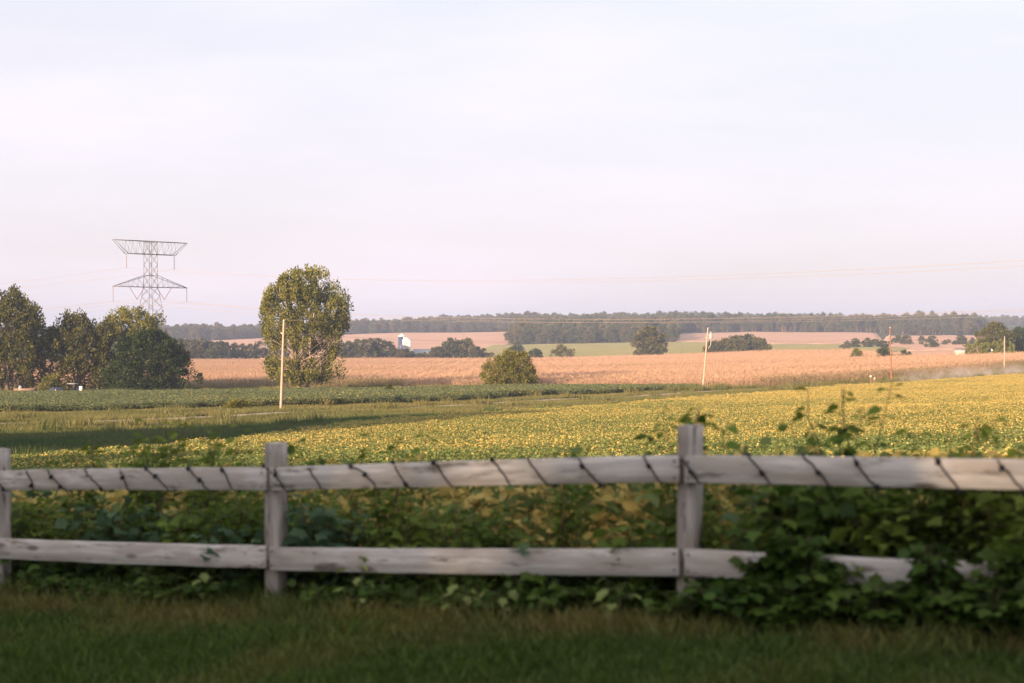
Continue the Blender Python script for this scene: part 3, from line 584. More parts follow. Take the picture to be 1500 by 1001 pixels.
row(640, 722, 10, 676, lambda p: np.interp(p, [640, 655, 672, 690, 705, 722], [508, 499, 497, 500, 512, 519]), 'tree in the rounded valley copse right of the barn', 'copse right of the barn', 8)
for q in range(34):
    px, d = random.uniform(1235, 1430), random.uniform(690, 980); valley_tree(random.choice((0, 2, 4)), px, d, random.uniform(.22, .62), 'scrubby low tree on the slope below the pine wood', 'scrub below the pine wood', random.uniform(.55, .9))
row(985, 995, 20, 990, lambda p: 488, 'small lone tree at the foot of the hillside wood', 'lone tree below the wood')
def wood(name, poly, step, label, w=(.25, .2, .2, .2, .15, 0), sc=(.8, 1.25)):
    x, y = grid_pts(poly, step, .48); n = len(x)
    protos = []
    for cm, tm in kinds:
        protos.append(cm)
    i = rng.choice(6, n, p=np.array(w) / sum(w)); s = rng.uniform(*sc, n); s *= .62 + .8 * fbm(x / 34, y / 34, 6, 3); rt = rng.random(n) * 6.28
    P = np.stack([x, y, gz(x, y) - .1], -1)
    scatter(name, np.concatenate([P, P]), np.concatenate([rt, rt]), np.concatenate([s, s]), np.concatenate([i, i + 6]), [c for c, t in kinds] + [t for c, t in kinds], {'yel': np.zeros(2 * n)}, label, 'wood')
wood('hillside_wood', pd((752, 1010), (880, 1005), (985, 1000), (990, 1180), (1000, 1270), (1000, 1420), (752, 1420)), 6.6, 'mixed hillside wood rising behind the hay field', sc=(.5, .95))
wood('pine_wood', pd((1000, 1275), (1100, 1270), (1285, 1250), (1335, 1150), (1420, 1160), (1440, 1300), (1440, 1440), (1000, 1440)), 6.6, 'pine wood with reddish trunks on the right hillside', (.1, .15, .1, .15, .2, .5), (.5, .85))
wood('ridge_wood', pd((640, 1880), (760, 1900), (1000, 1960), (1300, 1960), (1700, 1950), (1700, 2300), (1000, 2300), (640, 2200)), 10, 'far bluish wood along the right ridge under the sky', sc=(.5, .9))
wood('left_ridge_wood', pd((-200, 1300), (200, 1262), (330, 1300), (420, 1392), (600, 1432), (760, 1410), (1000, 1440), (1000, 1600), (760, 1650), (-200, 1650)), 8, 'far bluish wood along the left ridge above the upper corn field', (.25, .25, .2, .2, .1, 0), (.55, .95))

# unseen trees added to cast shade, behind and beside the viewer
caster_me, caster_cs = crown('crown', 11, 10, [(.0, .85), (.2, 1), (.5, 1), (.75, .85), (.9, .6), (.99, .3)], 190, 60, .55, M['olive'], 1.3, .5, 301, 1, 0)
caster_tr = trunk('trunk', 11, 10, caster_cs, M['bark'], 1, .3, 301, 16)
def shade_caster_tree(x, y, s, sz, label, group):
    o = empty('shade_caster_tree', (x, y, float(gz(x, y)) - .1), random.random() * 6, label, 'tree', group); o.scale = (s, s, sz); obj('crown', caster_me, o); obj('trunk', caster_tr, o)
lx, ly = LD.x / math.cos(SUN_EL), LD.y / math.cos(SUN_EL)
for q in range(-7, 8):                         # unseen tree row added across the light, its shade ends just past the fence
    bx, by = 1 - lx * 53, 11 - ly * 53
    shade_caster_tree(bx + ly * q * 4.9, by - lx * q * 4.9, 1.0, .95 + .04 * (q % 3), 'unseen dense leafy tree added behind the viewer to shade the lawn', 'unseen trees added to shade the lawn')
for q, (x_, y_, s_) in enumerate([(-64, 22, 1.5), (-72, 9, 1.6), (-82, 16, 1.6), (-56, 33, 1.35), (-51, 43, 1.2)]):  # unseen trees added so that their shade lies in the swale
    shade_caster_tree(x_, y_, s_ * .85, s_, 'unseen tall leafy tree added left of the field to shade the swale', 'unseen trees added to shade the swale')

# ------------------------------------------------------------------ utility poles, wires
def pole(px, D, topy, mat, label, lean=0.0, r=.125, part=None):
    x = X(px, D); z0 = float(gz(x, D)); h = Zp(topy, D) - z0; o = empty('utility_pole', (x, D, z0), 0, label, 'utility pole')
    mb = MB(); t = np.linspace(0, 1, 9); mb.tube(np.stack([lean * t * h, 0 * t, -.3 + t * (h + .3)], -1), np.interp(t, [0, 1], [r * 1.15, r * .75]), 10); obj('shaft', mb.mesh('shaft', M[mat], True), o)
    mb = MB().lathe([(.03, 0), (.05, .03), (.09, .06), (.05, .09), (.08, .12), (.04, .16), (.02, .2)], (lean * h, 0, h), 8); obj('insulator', mb.mesh('insulator', M['white'], True), o)
    mb = MB().lathe([(.03, 0), (.07, .04), (.07, .1), (.03, .14)], (lean * h * .86 - r - .05, 0, h * .86), 8); obj('spool_insulator', mb.mesh('spool_insulator', M['white'], True), o)
    return o, Vector((x + lean * h, D, z0 + h + .18)), Vector((x + lean * h * .86 - r - .05, D, z0 + h * .86 + .1)), h
p1, t1, n1, h1 = pole(411, 146, 471, 'pole_wood', 'pale utility pole in front of the tall cottonwood', .036)
p2, t2, n2, h2 = pole(1029, 214, 482, 'pole_wood', 'pale leaning utility pole with a small transformer near its top', .085)
p3, t3, n3, h3 = pole(1306, 247, 481, 'pole_brown', 'reddish brown utility pole beside the mailboxes', -.03)
p4, t4, n4, h4 = pole(1471, 302, 494, 'pole_wood', 'pale utility pole standing in the road dust', .01)
mb = MB().lathe([(.05, 0), (.22, .03), (.24, .1), (.24, .75), (.2, .85), (.05, .9)], (.085 * h2 + .45, 0, h2 - 1.55), 14); tr = obj('transformer', mb.mesh('transformer', M['grey'], True), p2)
mb = MB().lathe([(.03, 0), (.06, .05), (.03, .1), (.06, .15), (.03, .2), (.02, .25)], (.085 * h2 + .45, 0, h2 - .65), 8); obj('bushing', mb.mesh('bushing', M['white']), tr)
mb = MB().bar((.085 * h2 - .05, 0, h2 - 1.0), (.085 * h2 + .4, 0, h2 - 1.0), .04).bar((.085 * h2 - .05, 0, h2 - 1.4), (.085 * h2 + .4, 0, h2 - 1.3), .04); obj('bracket', mb.mesh('bracket', M['grey']), p2)
mb = MB().tube([(.085 * h2 + .5, 0, h2 - 1.5), (.085 * h2 + .42, 0, h2 - 2.4), (.07 * h2 + .2, 0, h2 - 3.0)], .03, 5); obj('lead_wire', mb.mesh('lead_wire', M['white']), p2)
def sagwire(a, b, sag, r, n=24):
    t = np.linspace(0, 1, n)[:, None]; p = np.array(a) * (1 - t) + np.array(b) * t; p[:, 2] -= sag * 4 * t[:, 0] * (1 - t[:, 0]); return MB().tube(p, r, 5)
for a, b, nm, lb in ((t1, t2, 'power_line', 'thin line along the tops of the cottonwood pole and the transformer pole'), (t2, t3, 'power_line', 'thin line from the transformer pole to the top of the brown pole'), (t3, t4, 'power_line', 'thin line from the brown pole to the top of the pole in dust'),
                     (n2, n3, 'neutral_line', 'lower thin line from the transformer pole to the brown pole'), (n3, n4, 'neutral_line', 'lower thin line from the brown pole to the pole in dust'), (n1, n2, 'neutral_line', 'lower thin line from the cottonwood pole to the transformer pole')):
    tag(obj(nm, sagwire(a, b, .9, .012).mesh(nm, M['wire'], True)), lb, 'power line')

# ------------------------------------------------------------------ transmission tower
TD = 420.0; tx = X(221, TD); tz = float(gz(tx, TD)); PH = R(47.4)
pyl = empty('transmission_tower', (tx, TD, tz), PH, 'steel lattice transmission tower with two wide crossarms behind the grove', 'tower')
H0 = E - tz                                       # tower heights are given above eye level
pyl.scale = (.886, 1, 1)
def prt(name, mb, mat='steel', parent=pyl): return obj(name, mb.mesh(name, M[mat]), parent)
def zz(v): return v + H0
hw = lambda z: np.interp(z, [-20, 11.9, 15.4, 25.6], [6.2, 1.65, 1.5, 1.5])     # half width of the square body at a height
for sx in (-1, 1):
    for sy in (-1, 1):
        mb = MB(); zs = [-H0 - .2, 11.9, 15.4, 25.4]
        for a, b in zip(zs, zs[1:]): mb.bar((sx * hw(a), sy * hw(a), zz(a)), (sx * hw(b), sy * hw(b), zz(b)), .085)
        prt('leg', mb)
levels = [-12.5, -6.5, -1.5, 2.5, 6, 9.2, 11.9, 15.4, 18.5, 21.6, 25.2]
for ax in (0, 1):
    for s in (-1, 1):
        mb = MB()
        for a, b in zip(levels, levels[1:]):
            def c_(z, q): p = (q * hw(z), s * hw(z)); return (p[0], p[1], zz(z)) if ax == 0 else (p[1], p[0], zz(z))
            mb.bar(c_(a, -1), c_(b, 1), .05).bar(c_(a, 1), c_(b, -1), .05)
        for z in (11.9, 15.4, 21.6, 25.2): mb.bar(c_(z, -1), c_(z, 1), .05)
        prt('bracing', mb)
def arm(top):
    mb = MB(); e = 1.5
    for s in (-1, 1):
        if top:      # inverted trapezoid truss
            T, Bt = 25.4, 21.6; xs = np.linspace(-14.1, 14.1, 13); xb = np.clip(xs, -9.2, 9.2)
            yy = lambda x: s * e * np.clip(1.3 - abs(x) / 14.1, .12, 1)
            mb.bar((-14.1, yy(14.1), zz(T)), (0, s * e, zz(T)), .08).bar((14.1, yy(14.1), zz(T)), (0, s * e, zz(T)), .08)
            mb.bar((-9.2, yy(9.2), zz(Bt)), (0, s * e, zz(Bt)), .09).bar((9.2, yy(9.2), zz(Bt)), (0, s * e, zz(Bt)), .09)
            for q in (-1, 1): mb.bar((q * 14.1, yy(14.1), zz(T)), (q * 9.2, yy(9.2), zz(Bt)), .08)
            tops = np.linspace(-11.7, 11.7, 9); bots = np.linspace(-9.2, 9.2, 8)
            for i in range(8): mb.bar((tops[i], yy(tops[i]), zz(T)), (bots[i], yy(bots[i]), zz(Bt)), .045).bar((tops[i + 1], yy(tops[i + 1]), zz(T)), (bots[i], yy(bots[i]), zz(Bt)), .045)
        else:        # triangular truss
            T, Bt = 15.4, 11.9; yy = lambda x: s * e * np.clip(1.15 - abs(x) / 14.3, .08, 1)
            mb.bar((-14.3, yy(14.3), zz(Bt)), (0, s * e, zz(Bt)), .09).bar((14.3, yy(14.3), zz(Bt)), (0, s * e, zz(Bt)), .09)
            for q in (-1, 1):
                mb.bar((q * 14.3, yy(14.3), zz(Bt)), (q * 1.5, s * e, zz(T)), .08)
                for x0, x1 in zip(np.linspace(1.5, 12, 6)[:-1], np.linspace(1.5, 12, 6)[1:]):
                    zt = T - (x1 - 1.5) / 12.8 * (T - Bt); mb.bar((q * x0, yy(x0), zz(Bt)), (q * x1, yy(x1), zz(zt)), .04).bar((q * x1, yy(x1), zz(Bt)), (q * x1, yy(x1), zz(zt)), .04)
    return mb
ua = prt('upper_crossarm', arm(True)); la = prt('lower_crossarm', arm(False))
def string(a, b):
    a, b = np.array(a), np.array(b); n = 19; t = np.linspace(0, 1, n)[:, None]; return MB().tube(a + (b - a) * t, [.06 if i % 2 else .13 for i in range(n)], 7)
hang = []
for q in (-1, 1):
    prt('insulator_string', string((q * 9.2, 0, zz(21.6)), (q * 9.2, 0, zz(17.4))), 'insul', ua); hang.append((q * 9.2, 17.4))
    prt('insulator_string', string((q * 14.2, 0, zz(11.9)), (q * 14.2, 0, zz(7.6))), 'insul', la); hang.append((q * 14.2, 7.6))
    prt('insulator_string', string((q * 8.2, 0, zz(11.9)), (q * 5.25, 0, zz(8.3))), 'insul', la); prt('insulator_string', string((q * 2.3, 0, zz(11.9)), (q * 5.25, 0, zz(8.3))), 'insul', la); hang.append((q * 5.25, 8.3))
ca, sa = math.cos(PH), math.sin(PH)
for off, z in hang:
    off *= .886; a0 = np.array([tx + off * ca, TD + off * sa, E + z]); top = z > 12; nm = 'upper' if top else ('outer lower' if abs(off) > 9 else 'inner lower')
    for sg in (1, -1):
        t = np.linspace(0, 390 if sg > 0 else 600, 60); drop = (.0759 * t - .0001946 * t * t) if top else (.0726 * t - .0002 * t * t)
        if sg < 0: drop = .05 * t - .00011 * t * t
        mb = MB()
        for g in (-.23, .23):
            P = np.stack([a0[0] + sg * t * sa + g * ca, a0[1] - sg * t * ca + g * sa, a0[2] - drop], -1); mb.tube(P, .017 if top else .015, 5)
        tag(obj('transmission_line', mb.mesh('transmission_line', M['wire'], True)), 'twin conductor from the %s insulators of the tower, running %s' % (nm, 'over the valley' if sg > 0 else 'away behind the grove'), 'power line', 'tower conductors')

# ------------------------------------------------------------------ farmstead, sheds, vehicles, mailboxes
def silo(px, D, topy, r, wall, roof, label, bands):
    x = X(px, D); z0 = float(gz(x, D)); h = Zp(topy, D) - z0; o = empty('silo', (x, D, z0), 0, label, 'silo')
    dome = r * .55
    obj('wall', MB().lathe([(r, -.3), (r, h - dome)], k=24).mesh('wall', M[wall], True), o)
    d = obj('dome_roof', MB().lathe([(r * 1.03, h - dome - .1), (r * 1.03, h - dome + .12), (r * .88, h - dome * .6), (r * .6, h - dome * .25), (r * .25, h - .03), (.02, h)], k=24).mesh('dome_roof', M[roof], True), o)
    obj('vent', MB().lathe([(.3, h - .1), (.3, h + .3), (.4, h + .32), (.05, h + .5)], k=10).mesh('vent', M[roof]), d)
    for z in np.arange(2, h - dome, bands): obj('hoop', MB().lathe([(r + .02, z), (r + .06, z + .03), (r + .06, z + .13), (r + .02, z + .16)], k=24).mesh('hoop', M[wall]), o)
    obj('chute', MB().box((r * .8, -r * .8, h * .45), (.9, .9, h * .9), .8).mesh('chute', M['white']), o)
silo(588.5, 700, 490, 1.75, 'blue', 'white', 'dark blue silo with white cap rising over the valley trees', 2.4)
silo(595.5, 692, 495.5, 2.05, 'concrete', 'white', 'pale concrete silo with white dome beside the blue silo', 1.6)
def gable(name, px, D, w, d, h, rh, wall, roof, label, rz=0.0, door=True, cat='building'):
    x = X(px, D); o = empty(name, (x, D, float(gz(x, D)) - .1), rz, label, cat)
    obj('wall', MB().prism([(-w / 2, -.3), (w / 2, -.3), (w / 2, h), (0, h + rh), (-w / 2, h)], -d / 2, d / 2).mesh('wall', M[wall]), o)
    for s in (-1, 1):
        k_ = (w / 2 + .3) / (w / 2); obj('roof', MB().prism([(0, h + rh + .04), (s * w / 2 * k_, h + rh - rh * k_ + .04), (s * w / 2 * k_, h + rh - rh * k_ + .16), (0, h + rh + .16)][::s], -d / 2 - .3, d / 2 + .3).mesh('roof', M[roof]), o)
    if door:
        dr = obj('door', MB().box((0, -d / 2 - .03, h * .4), (w * .34, .06, h * .8)).mesh('door', M['grey']), o); obj('handle', MB().box((w * .12, -d / 2 - .08, h * .4), (.06, .05, .25)).mesh('handle', M['black']), dr)
        for s in (-1, 1): wn = obj('window', MB().box((s * w * .33, -d / 2 - .03, h * .6), (w * .14, .06, h * .25)).mesh('window', M['white']), o); obj('pane', MB().box((s * w * .33, -d / 2 - .07, h * .6), (w * .11, .02, h * .2)).mesh('pane', M['glass']), wn)
    return o
gable('barn', 622, 700, 8, 11, 3.0, 2.2, 'rust', 'grey', 'low grey barn with metal roof half hidden behind the valley trees', R(80))
gable('shed', 1407, 440, 2.3, 2.6, 2.8, 1.0, 'pale_board', 'pale_board', 'little pale shed at the end of the green corn strip', R(62))
gable('farmhouse', 1496, 478, 7, 9, 3.0, 2.2, 'white', 'grey', 'white house partly hidden behind the dark tree and hedge', R(20), cat='house')
x_ = X(1452, 438); o = empty('satellite_dish', (x_, 438, float(gz(x_, 438))), R(35), 'small white satellite dish on a post in front of the hedge', 'dish')
dz = Zp(513, 438) - float(gz(x_, 438))
obj('mast', MB().bar((0, 0, -.2), (0, 0, dz), .05, 8).mesh('mast', M['grey']), o)
v = MB().lathe([(.02, 0), (.16, .02), (.32, .06), (.4, .11), (.39, .12), (.31, .075), (.15, .03), (.02, .015)], k=18).mesh('reflector', M['white'], True); d_ = obj('reflector', v, o, (0, -.1, dz)); d_.rotation_euler = (R(65), 0, 0)
obj('feed_arm', MB().bar((0, -.5, 0), (0, 0, .55), .025).mesh('feed_arm', M['grey']), d_)
for k_, (px, lb) in enumerate(((1276, 'white mailbox on a wooden post, left one of the pair by the road'), (1281.5, 'white mailbox on a shorter post, right one of the pair by the road'))):
    D = 221 + .8 * k_; x_ = X(px, D); o = empty('mailbox', (x_, D, float(gz(x_, D))), R(-30), lb, 'mailbox'); h = 1.5 - .35 * k_
    obj('post', MB().box((0, 0, h / 2 - .1), (.14, .14, h + .2)).mesh('post', M['pole_brown']), o)
    bx = obj('box', MB().prism([(-.16, h), (.16, h), (.16, h + .2), (.11, h + .32), (0, h + .37), (-.11, h + .32), (-.16, h + .2)], -.32, .32).mesh('box', M['pale_board']), o)
    obj('flag', MB().box((.19, .1, h + .38), (.02, .16, .3)).mesh('flag', M['red']), bx)

def wheel(parent, x, y, z, r, w, ax='y'):
    o = obj('wheel', None, parent, (x, y, z)); o.rotation_euler = (R(90), 0, 0)
    t = obj('tyre', MB().lathe([(r * .62, -w / 2), (r * .95, -w / 2), (r, -w * .3), (r, w * .3), (r * .95, w / 2), (r * .62, w / 2)], k=16).mesh('tyre', M['rubber'], False), o)
    obj('rim', MB().lathe([(.05, -w * .4), (r * .6, -w * .42), (r * .6, w * .42), (.05, w * .4)], k=14).mesh('rim', M['grey']), o)
def car(px, D, rz, paint, label, pickup=False, sc=1.0):
    x = X(px, D); o = empty('pickup_truck' if pickup else 'parked_car', (x, D, float(gz(x, D)) + .02), rz, label, 'truck' if pickup else 'car'); o.scale = (sc,) * 3
    if pickup: body = [(-2.6, .45), (2.6, .45), (2.6, .95), (1.2, 1.08), (.9, 1.1), (-2.6, 1.1)]; cab = [(-.75, 1.1), (1.15, 1.08), (.55, 1.72), (-.6, 1.74)]
    else: body = [(-2.2, .35), (2.2, .35), (2.25, .7), (1.3, .9), (-2.0, .95), (-2.25, .75)]; cab = [(-1.6, .94), (1.15, .9), (.45, 1.42), (-.95, 1.44)]
    b = obj('body', MB().prism(body, -.88, .88).mesh('body', M[paint]), o)
    c = obj('cabin', MB().prism(cab, -.74, .74).mesh('cabin', M[paint]), o)
    x0, x1 = cab[3][0] - .1, cab[2][0] + .1; z0, z1 = cab[0][1] + .06, cab[2][1] - .08
    for s in (-1, 1):
        obj('side_window', MB().prism([(x0 - .1, z0), (x1 + .25, z0), (x1 - .1, z1), (x0 + .12, z1)], s * .74 - .012, s * .74 + .012).mesh('side_window', M['glass']), c)
        obj('headlight', MB().box((body[2][0], s * .62, .72), (.06, .34, .16)).mesh('headlight', M['white']), b)
        for wx in (-1.4, 1.4): wheel(o, wx, s * .82, .34, .34, .22)
    return o
car(85, 229, R(8), 'blue', 'dark blue car parked under the grove')
tw = empty('farm_trailer', (X(37, 229), 229, float(gz(X(37, 229), 229))), R(4), 'low rusty pink farm trailer parked under the airy tree', 'trailer')
obj('bed', MB().box((0, 0, .95), (3.2, 1.6, .12)).mesh('bed', M['grey']), tw)
for s in (-1, 1): obj('side_board', MB().box((0, s * .8, 1.18), (3.2, .05, .36)).mesh('side_board', M['rust']), tw); obj('end_board', MB().box((s * 1.6, 0, 1.22), (.05, 1.55, .45)).mesh('end_board', M['rust']), tw); wheel(tw, -.2, s * .7, .42, .42, .22)
obj('drawbar', MB().bar((1.6, 0, .8), (2.7, 0, .5), .05).mesh('drawbar', M['grey']), tw)
obj('load', MB().box((-.8, 0, 1.4), (.8, .9, .8), .2, .4).mesh('load', M['grey']), tw)
tk = empty('small_tractor', (X(109, 230), 230, float(gz(X(109, 230), 230))), R(60), 'small dark tractor with a pale canopy parked under the grove', 'tractor')
obj('hood', MB().box((.7, 0, .95), (1.2, .55, .6), 0, .9).mesh('hood', M['blue']), tk); obj('chassis', MB().box((.2, 0, .55), (2.3, .5, .3)).mesh('chassis', M['black']), tk)
obj('seat', MB().box((-.55, 0, 1.0), (.45, .5, .12)).box((-.76, 0, 1.22), (.1, .5, .45)).mesh('seat', M['black']), tk)
obj('canopy', MB().box((-.4, 0, 2.1), (1.4, 1.3, .1), 0, .85).mesh('canopy', M['grey']), tk)
for s in (-1, 1): obj('canopy_post', MB().bar((-.9, s * .5, .8), (-.9, s * .5, 2.06), .04).mesh('canopy_post', M['black']), tk); wheel(tk, -.6, s * .65, .6, .6, .32); wheel(tk, 1.1, s * .5, .36, .36, .2)
sgn = empty('white_barrel', (X(118.5, 229), 229, float(gz(X(118.5, 229), 229))), 0, 'white barrel on a stand beside the small tractor', 'barrel')
obj('stand', MB().box((0, 0, .35), (.5, .5, .9)).mesh('stand', M['rust']), sgn); obj('drum', MB().lathe([(.26, .8), (.29, .84), (.29, 1.2), (.31, 1.22), (.29, 1.24), (.29, 1.62), (.26, 1.66)], k=16).mesh('drum', M['white'], True), sgn)
rk = int(np.argmin(np.abs(RC[:, 0] / RC[:, 1] - (1500 - 750) / F))); xr, yr = RC[rk]
car((xr / yr) * F + 770, yr, math.atan2(RT[rk][1], RT[rk][0]), 'rust', 'rusty pickup truck raising dust on the gravel road', True)

# ------------------------------------------------------------------ dust behind the truck, and the hazy air
m, N, L = mat_new('road_dust'); pv = N.new('ShaderNodeVolumePrincipled'); pv.inputs['Color'].default_value = (.98, .86, .79, 1); pv.inputs['Anisotropy'].default_value = .2
tcn = N.new('ShaderNodeTexCoord'); nf = noise(N, L, .22, tcn.outputs['Object'], 3); sp = N.new('ShaderNodeSeparateXYZ'); L.new(tcn.outputs['Generated'], sp.inputs[0])
mu = N.new('ShaderNodeMath'); mu.operation = 'MULTIPLY'; L.new(ramp(N, L, nf, .42, .66), mu.inputs[0]); mu.inputs[1].default_value = .26
zf = N.new('ShaderNodeMapRange'); zf.inputs['From Min'].default_value = .25; zf.inputs['From Max'].default_value = .8; zf.inputs['To Min'].default_value = 1; zf.inputs['To Max'].default_value = 0; L.new(sp.outputs['Z'], zf.inputs['Value'])
m2 = N.new('ShaderNodeMath'); m2.operation = 'MULTIPLY'; L.new(mu.outputs[0], m2.inputs[0]); L.new(zf.outputs[0], m2.inputs[1]); L.new(m2.outputs[0], pv.inputs['Density'])
o = N.new('ShaderNodeOutputMaterial'); L.new(pv.outputs[0], o.inputs['Volume'])
seg = [i for i in range(len(RC)) if 1310 < RC[i][0] / RC[i][1] * F + 750 < 1512]; mb = MB(); pts = []
for i in seg: pts.append((RC[i][0] + RN[i][0] * 1.5, RC[i][1] + RN[i][1] * 1.5, float(gz(*RC[i])) + .7))
f_ = np.linspace(0, 1, len(pts)); mb.tube(np.array(pts), np.interp(f_, [0, .12, .5, 1], [.4, 1.9, 2.9, 1.5]), 10)
tag(obj('dust_cloud', mb.mesh('dust_cloud', m, True)), 'pale dust hanging over the gravel road behind the truck', 'dust', None, 'stuff')

m, N, L = mat_new('haze_air'); pv = N.new('ShaderNodeVolumePrincipled'); pv.inputs['Color'].default_value = (.60, .73, 1.0, 1); pv.inputs['Density'].default_value = .00024; pv.inputs['Anisotropy'].default_value = .15
o = N.new('ShaderNodeOutputMaterial'); L.new(pv.outputs[0], o.inputs['Volume'])
tag(obj('haze', MB().box((0, 2150, -8), (9200, 4760, 120)).mesh('haze', m)), kind='stuff')

# ------------------------------------------------------------------ board fence
FP = np.array([(-7.45, 11.72), (-5.40, 10.52), (-3.353, 9.316), (-1.346, 8.126), (.850, 6.84), (2.96, 5.57), (5.1, 4.32)])
TR = [-1.10, -1.03, -.929, -.795, -.608, -.530, -.47]           # top edge of the top rail below the eye, at each post
BR = [-1.68, -1.61, -1.51, -1.376, -1.189, -1.095, -1.03]       # lower edge of the bottom rail
fence = empty('board_fence', (float(FP[3][0]), float(FP[3][1]), float(gz(*FP[3]))), 0, 'weathered grey two-rail board fence along the lawn', 'fence')
FO = np.array(fence.location)
def rot_box(name, a, b, h, th, mat, parent, off, sag=0.0, seed=0, ang=0.0, ref=(0, 0, 1)):
    """a board from a to b (its mid line), local x along it"""
    a, b = np.array(a, float), np.array(b, float); d = b - a; Ln = np.linalg.norm(d); r = np.random.default_rng(seed); n = 14; v = []; fs = []
    for i in range(n + 1):
        x = -Ln / 2 + Ln * i / n; w = r.normal(0, .0007, 4); bz = -sag * (1 - (2 * i / n - 1) ** 2); e = .0025
        prof = [(-th / 2, -h / 2 + e), (-th / 2 + e, -h / 2), (th / 2 - e, -h / 2), (th / 2, -h / 2 + e), (th / 2, h / 2 - e), (th / 2 - e, h / 2), (-th / 2 + e, h / 2), (-th / 2, h / 2 - e)]
        for q, (y_, z_) in enumerate(prof): v.append((x + (r.normal(0, .002) if i in (0, n) else 0), y_ + w[0], z_ + bz + w[1] + (w[2] if q < 4 else w[3])))
    for i in range(n):
        for q in range(8): fs.append((i * 8 + q, (i + 1) * 8 + q, (i + 1) * 8 + (q + 1) % 8, i * 8 + (q + 1) % 8))
    fs += [tuple(range(8)), tuple(range(n * 8 + 7, n * 8 - 1, -1))]
    mb = MB().add(v, fs); me = mb.mesh(name, mat); o = obj(name, me, parent)
    xv = Vector(d).normalized(); zv = Vector(ref); zv = (zv - xv * zv.dot(xv)).normalized(); yv = zv.cross(xv)
    mid = Vector((a + b) / 2 - off); o.matrix_local = Matrix(((xv.x, yv.x, zv.x, mid.x), (xv.y, yv.y, zv.y, mid.y), (xv.z, yv.z, zv.z, mid.z), (0, 0, 0, 1))) @ Matrix.Rotation(ang, 4, 'X'); return o
fd = (FP[4] - FP[3]) / np.linalg.norm(FP[4] - FP[3]); fn = np.array([fd[1], -fd[0]]); fn = fn if fn[1] < 0 else -fn     # towards the lawn
for i, p in enumerate(FP):
    zt = E + TR[i] + .135; zb = float(gz(*p)) - .25
    lean = np.array([random.uniform(-.012, .012), random.uniform(-.012, .012)])
    po = rot_box('post', (p[0], p[1], zb), (p[0] + lean[0], p[1] + lean[1], zt), .094, .094, M['post_wood'], fence, FO, 0, 300 + i, 0, (fd[0], fd[1], 0))
railpts = []
for i in range(len(FP) - 1):
    o2 = fn * (.046 + .021); g = .018
    for nm, Z, sg in (('rail', TR, -1), ('rail', BR, 1)):
        a = np.array([*(FP[i] + o2 + fd * g), E + Z[i] + sg * .066]); b = np.array([*(FP[i + 1] + o2 - fd * g), E + Z[i + 1] + sg * .066])
        if sg > 0: a[2] += .004 * ((i * 7) % 3); b[2] += .006 * ((i * 5) % 3)
        rot_box(nm, a, b, .128, .038, M['rail_wood'], fence, FO, .006 if sg > 0 else -.004, 500 + i * 3 + sg)
        if sg < 0: railpts.append((a, b))
    for Z, sg in ((TR, -1), (BR, 1)):
        for e_ in (i, i + 1):
            s_ = 1 if e_ == i else -1
            for dz_ in (-.04, .04):
                q = np.array([*(FP[e_] + fn * .0875 + fd * .035 * s_), E + Z[e_] + sg * .07 + dz_]) - FO
                nl = obj('nail', MB().lathe([(.005, 0), (.006, .002), (.003, .004)], k=8).mesh('nail', M['steel']), fence, tuple(q)); nl.rotation_euler = (R(90), 0, math.atan2(fn[1], fn[0]) + R(90))
# wire wound around the top rail
gar = empty('wire_garland', tuple(railpts[1][0]), 0, 'dark knobbly wire wound in a spiral around the top fence rail', 'wire'); GO = np.array(gar.location); path = []
for a, b in railpts[1:6]:
    Ln = np.linalg.norm(b - a); n = int(Ln / .285 * 16)
    for k_ in range(n):
        t = k_ / n; ph = 2 * math.pi * t * Ln / .285; c = a + (b - a) * t
        # rounded box section: front face going down, under, up the back, over the top
        f4 = (ph / (2 * math.pi) + .13 * math.sin(ph * .37 + a[0]) + .08 * math.sin(ph * .71)) % 1; cyc = [(0, 1, 1), (.48, 1, -1), (.52, -1, -1), (.96, -1, 1), (1, 1, 1)]
        yv_ = np.interp(f4, [q[0] for q in cyc], [q[1] for q in cyc]); zv_ = np.interp(f4, [q[0] for q in cyc], [q[2] for q in cyc])
        path.append(c + np.array([*(fn * yv_ * .028), zv_ * .071]) + rng.normal(0, .0025, 3))
path = np.array(path); obj('wire', MB().tube(path - GO, .0042, 6).mesh('wire', M['black'], True), gar)
kn = MB().lathe([(.002, -.016), (.009, -.012), (.012, 0), (.009, .012), (.002, .018)], k=8).mesh('knob', M['black'], True)
for k_ in range(3, len(path), 5):
    if random.random() < .85: q = obj('knob', kn, gar, tuple(path[k_] - GO + np.array([fn[0] * .008, fn[1] * .008, 0]))); q.rotation_euler = (random.uniform(-1, 1), random.uniform(-1, 1), random.random() * 6)

